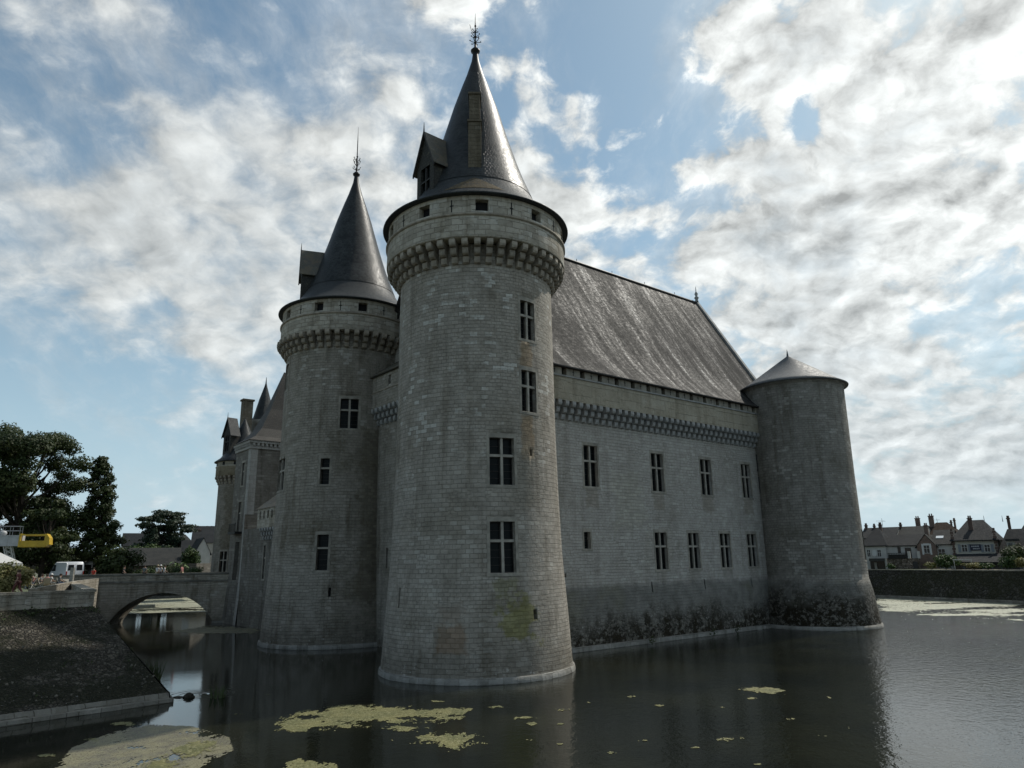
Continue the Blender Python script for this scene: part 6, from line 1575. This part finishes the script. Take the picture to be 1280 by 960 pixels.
def person_meshes(kind):
    if kind in PM: return PM[kind]
    J = pose(kind); K = list(J); ix = {k: i for i, k in enumerate(K)}
    E_ = [('pel', 'ch'), ('ch', 'nk'), ('nk', 'hd'), ('hd', 'tp'), ('nk', 'ls'), ('ls', 'le'), ('le', 'lw'), ('lw', 'lh'), ('nk', 'rs'), ('rs', 're'), ('re', 'rw'), ('rw', 'rh'), ('pel', 'lp'), ('lp', 'lk'), ('lk', 'la'), ('la', 'lt'), ('pel', 'rp'), ('rp', 'rk'), ('rk', 'ra'), ('ra', 'rt')]
    rad = dict(pel=(.13, .10), ch=(.14, .10), nk=.055, hd=(.085, .10), tp=(.07, .085), ls=.06, le=.042, lw=.030, lh=(.036, .02), rs=.06, re=.042, rw=.030, rh=(.036, .02), lp=.085, lk=.058, la=.04, lt=.03, rp=.085, rk=.058, ra=.04, rt=.03)
    body = skin_mesh('body', [J[k] for k in K], [(ix[a], ix[b_]) for a, b_ in E_], [rad[k] for k in K])
    # five short finger chains per hand and facial features are added to the same mesh
    bm = bmesh.new(); bm.from_mesh(body)
    def blob(c, r, s=(1, 1, 1)):
        q = bmesh.ops.create_icosphere(bm, subdivisions=1, radius=r); 
        for v_ in q['verts']: v_.co = Vector((v_.co.x*s[0], v_.co.y*s[1], v_.co.z*s[2]))+Vector(c)
    hd = Vector(J['hd']); blob(hd+Vector((0, .105, -.01)), .018, (1, 1.2, 1.4)); blob(hd+Vector((-.09, 0, 0)), .022, (.5, 1, 1.3)); blob(hd+Vector((.09, 0, 0)), .022, (.5, 1, 1.3))
    for s_ in ('l', 'r'):
        w_, h_ = Vector(J[s_+'w']), Vector(J[s_+'h']); dr_ = (h_-w_).normalized(); sd = dr_.cross(Vector((1, 0, 0))).normalized()
        for k, (of, ln) in enumerate(((-.024, .045), (-.008, .055), (.008, .052), (.024, .042))):
            for j in range(3): blob(h_+sd*of+dr_*(.02+ln*j*.45), .0095, (1, 1, 1))
        for j in range(3): blob(h_+sd*(-.034-.008*j)+dr_*(-.01+.014*j), .011)
    bm.to_mesh(body); bm.free(); body.polygons.foreach_set('use_smooth', [True]*len(body.polygons))
    def sub(keys, edges, rr): ii = {k: i for i, k in enumerate(keys)}; return skin_mesh('clothes', [J[k] for k in keys], [(ii[a], ii[b_]) for a, b_ in edges], [rr[k] for k in keys], 1)
    J['lm'] = tuple((Vector(J['ls'])*.35+Vector(J['le'])*.65)); J['rm'] = tuple((Vector(J['rs'])*.35+Vector(J['re'])*.65)); J['nb'] = tuple(Vector(J['nk'])-Vector((0, 0, .06)))
    shirt = sub(['pel', 'ch', 'nb', 'ls', 'lm', 'rs', 'rm'], [('pel', 'ch'), ('ch', 'nb'), ('nb', 'ls'), ('ls', 'lm'), ('nb', 'rs'), ('rs', 'rm')], dict(pel=(.17, .13), ch=(.175, .13), nb=(.08, .075), ls=.08, lm=.07, rs=.08, rm=.07))
    trs = sub(['pel', 'lp', 'lk', 'la', 'rp', 'rk', 'ra'], [('pel', 'lp'), ('lp', 'lk'), ('lk', 'la'), ('pel', 'rp'), ('rp', 'rk'), ('rk', 'ra')], dict(pel=(.15, .12), lp=.105, lk=.08, la=.06, rp=.105, rk=.08, ra=.06))
    mb = MB(); mb.lathe([(.0, .135), (.06, .13), (.10, .09), (.115, .03), (.10, -.03)], 14, tuple(hd+Vector((0, -.02, .03))), ry=1.1); hair = mb
    PM[kind] = (body, shirt, trs, hair, hd); return PM[kind]
def person(x, y, z, rz, kind, top, bot, label, hat=None, hair=0, scale=1., group=None):
    body, shirt, trs, hmb, hd = person_meshes(kind)
    e = empty('person', (x, y, z), rz, label, 'person', group or ('visitors on the bridge' if abs(z-4.78) < .01 else 'visitors on the left bank')); e.scale = (scale,)*3
    def lk(n, me, m_):
        me2 = me.copy(); me2.materials.clear(); me2.materials.append(m_); o = bpy.data.objects.new(n, me2); col.objects.link(o); o.parent = e
    lk('body', body, SK_); lk('shirt', shirt, CL[top]); lk('trousers', trs, CL[bot]); hmb.build('hair', HR[hair], e)
    mb = MB()
    for s_ in ('l', 'r'):
        a = Vector(pose(kind)[s_+'a']); t_ = Vector(pose(kind)[s_+'t']); c = (a+t_)/2; dr_ = (t_-a); mb.box((c.x, c.y, max(.05, c.z-.01)), (.10, dr_.length+.12, .10))
    mb.build('shoes', CL['black'], e)
    if hat:
        mb = MB(); mb.lathe([(0, .17), (.09, .165), (.115, .06), (.12, .05), (.20, .04), (.20, .03), (.1, .04)], 16, tuple(hd+Vector((0, -.01, .04)))); mb.build('hat', CL[hat], e)
    return e
def on_bridge(u, back=1.2, D=87):
    r = ray(u, 710); d2 = Vector((r.x, r.y)).normalized(); base = bx+bn_*back
    den_ = d2.x*bdir.y-d2.y*bdir.x; t_ = (base.x*bdir.y-base.y*bdir.x)/den_; return d2*t_
for (u, bk, kd, top, bot, lab, hat, rz_) in (
    (290.5, .9, 'walk', 'white', 'grey', 'person in white tee shirt walking on the bridge next to the gate', None, R(100)),
    (197, .9, 'stand', 'white', 'beige', 'person in white top and pale sun hat, leftmost of the trio on the bridge', 'beige', R(-20)),
    (201, 1.1, 'stand', 'white', 'blue', 'person in white shirt with white hat in the middle of the trio on the bridge', 'white', R(160)),
    (205.5, .8, 'walk', 'white', 'grey', 'bareheaded person in white shirt, rightmost of the trio on the bridge', None, R(-70)),
    (228, 1.0, 'walk', 'pink', 'beige', 'person in pale pinkish shirt walking alone in mid bridge', None, R(80)),
    (181, 1.4, 'stand', 'grey', 'black', 'person in dull grey coat leaning at the left part of the bridge', None, R(10)),
    (155, 1.0, 'walk', 'black', 'black', 'person dressed in black bending forward at the left bridge end', None, R(-90))):
    p = on_bridge(u, bk); person(p.x, p.y, 4.78, rz_, kd, top, bot, lab, hat)
M_bench = simple('bench_wood', (.16, .11, .06), .8, .2)
def chair(x, y, z, rz, label):
    e = empty('folding_chair', (x, y, z), rz, label, 'chair', 'folding chairs of the seated visitors'); mb = MB(); mb.box((0, .1, .42), (.5, .5, .04)); mb.build('seat', CL['beige'], e); mb = MB(); mb.box((0, -.2, .75), (.5, .04, .5)); mb.build('backrest', CL['beige'], e)
    for s_ in (-.23, .23):
        mb = MB(); mb.tube([(s_, -.25, 0), (s_, .3, .42)], .018, 5); mb.build('leg', M_wfr, e); mb = MB(); mb.tube([(s_, .32, 0), (s_, -.22, 1.0)], .018, 5); mb.build('leg', M_wfr, e)
for (u, D, kd, top, bot, lab, hat, hr, rz_, z_) in (
    (25, 64, 'walk', 'maroon', 'maroon', 'person in dark red walking past the grass clump at left', None, 0, R(90), GZ),
    (38, 78, 'sit', 'black', 'black', 'person in black seated with back turned, leftmost of the seated group', None, 0, R(20), GZ),
    (43, 80, 'sit', 'pink', 'blue', 'person in pink seated behind the one in black', None, 1, R(150), GZ),
    (52, 79, 'sit', 'grey', 'beige', 'person in grey seated with legs stretched in the middle of the group', None, 0, R(-80), GZ),
    (60, 77, 'sit', 'pink', 'beige', 'person in pink shirt seated near the van', None, 0, R(40), GZ),
    (63.5, 79, 'sit', 'white', 'grey', 'person with white hat seated behind the pink shirt near the van', 'white', 0, R(-30), GZ),
    (75, 78, 'sit', 'grey', 'blue', 'person seated just in front of the van', None, 0, R(-60), GZ),
    (117, 97, 'stand', 'red', 'blue', 'person in bright red standing at the stall', None, 0, R(180), GZ)):
    p = atd(u, 715, D); person(p.x, p.y, z_, rz_, kd, top, bot, lab, hat, hr)
    if kd == 'sit': chair(p.x, p.y, z_, rz_, 'folding chair under '+lab.replace(' with back turned, leftmost of the seated group', '').replace(' with legs stretched', ''))
print('objects', len(bpy.data.objects), 'verts', sum(len(m_.vertices) for m_ in bpy.data.meshes))
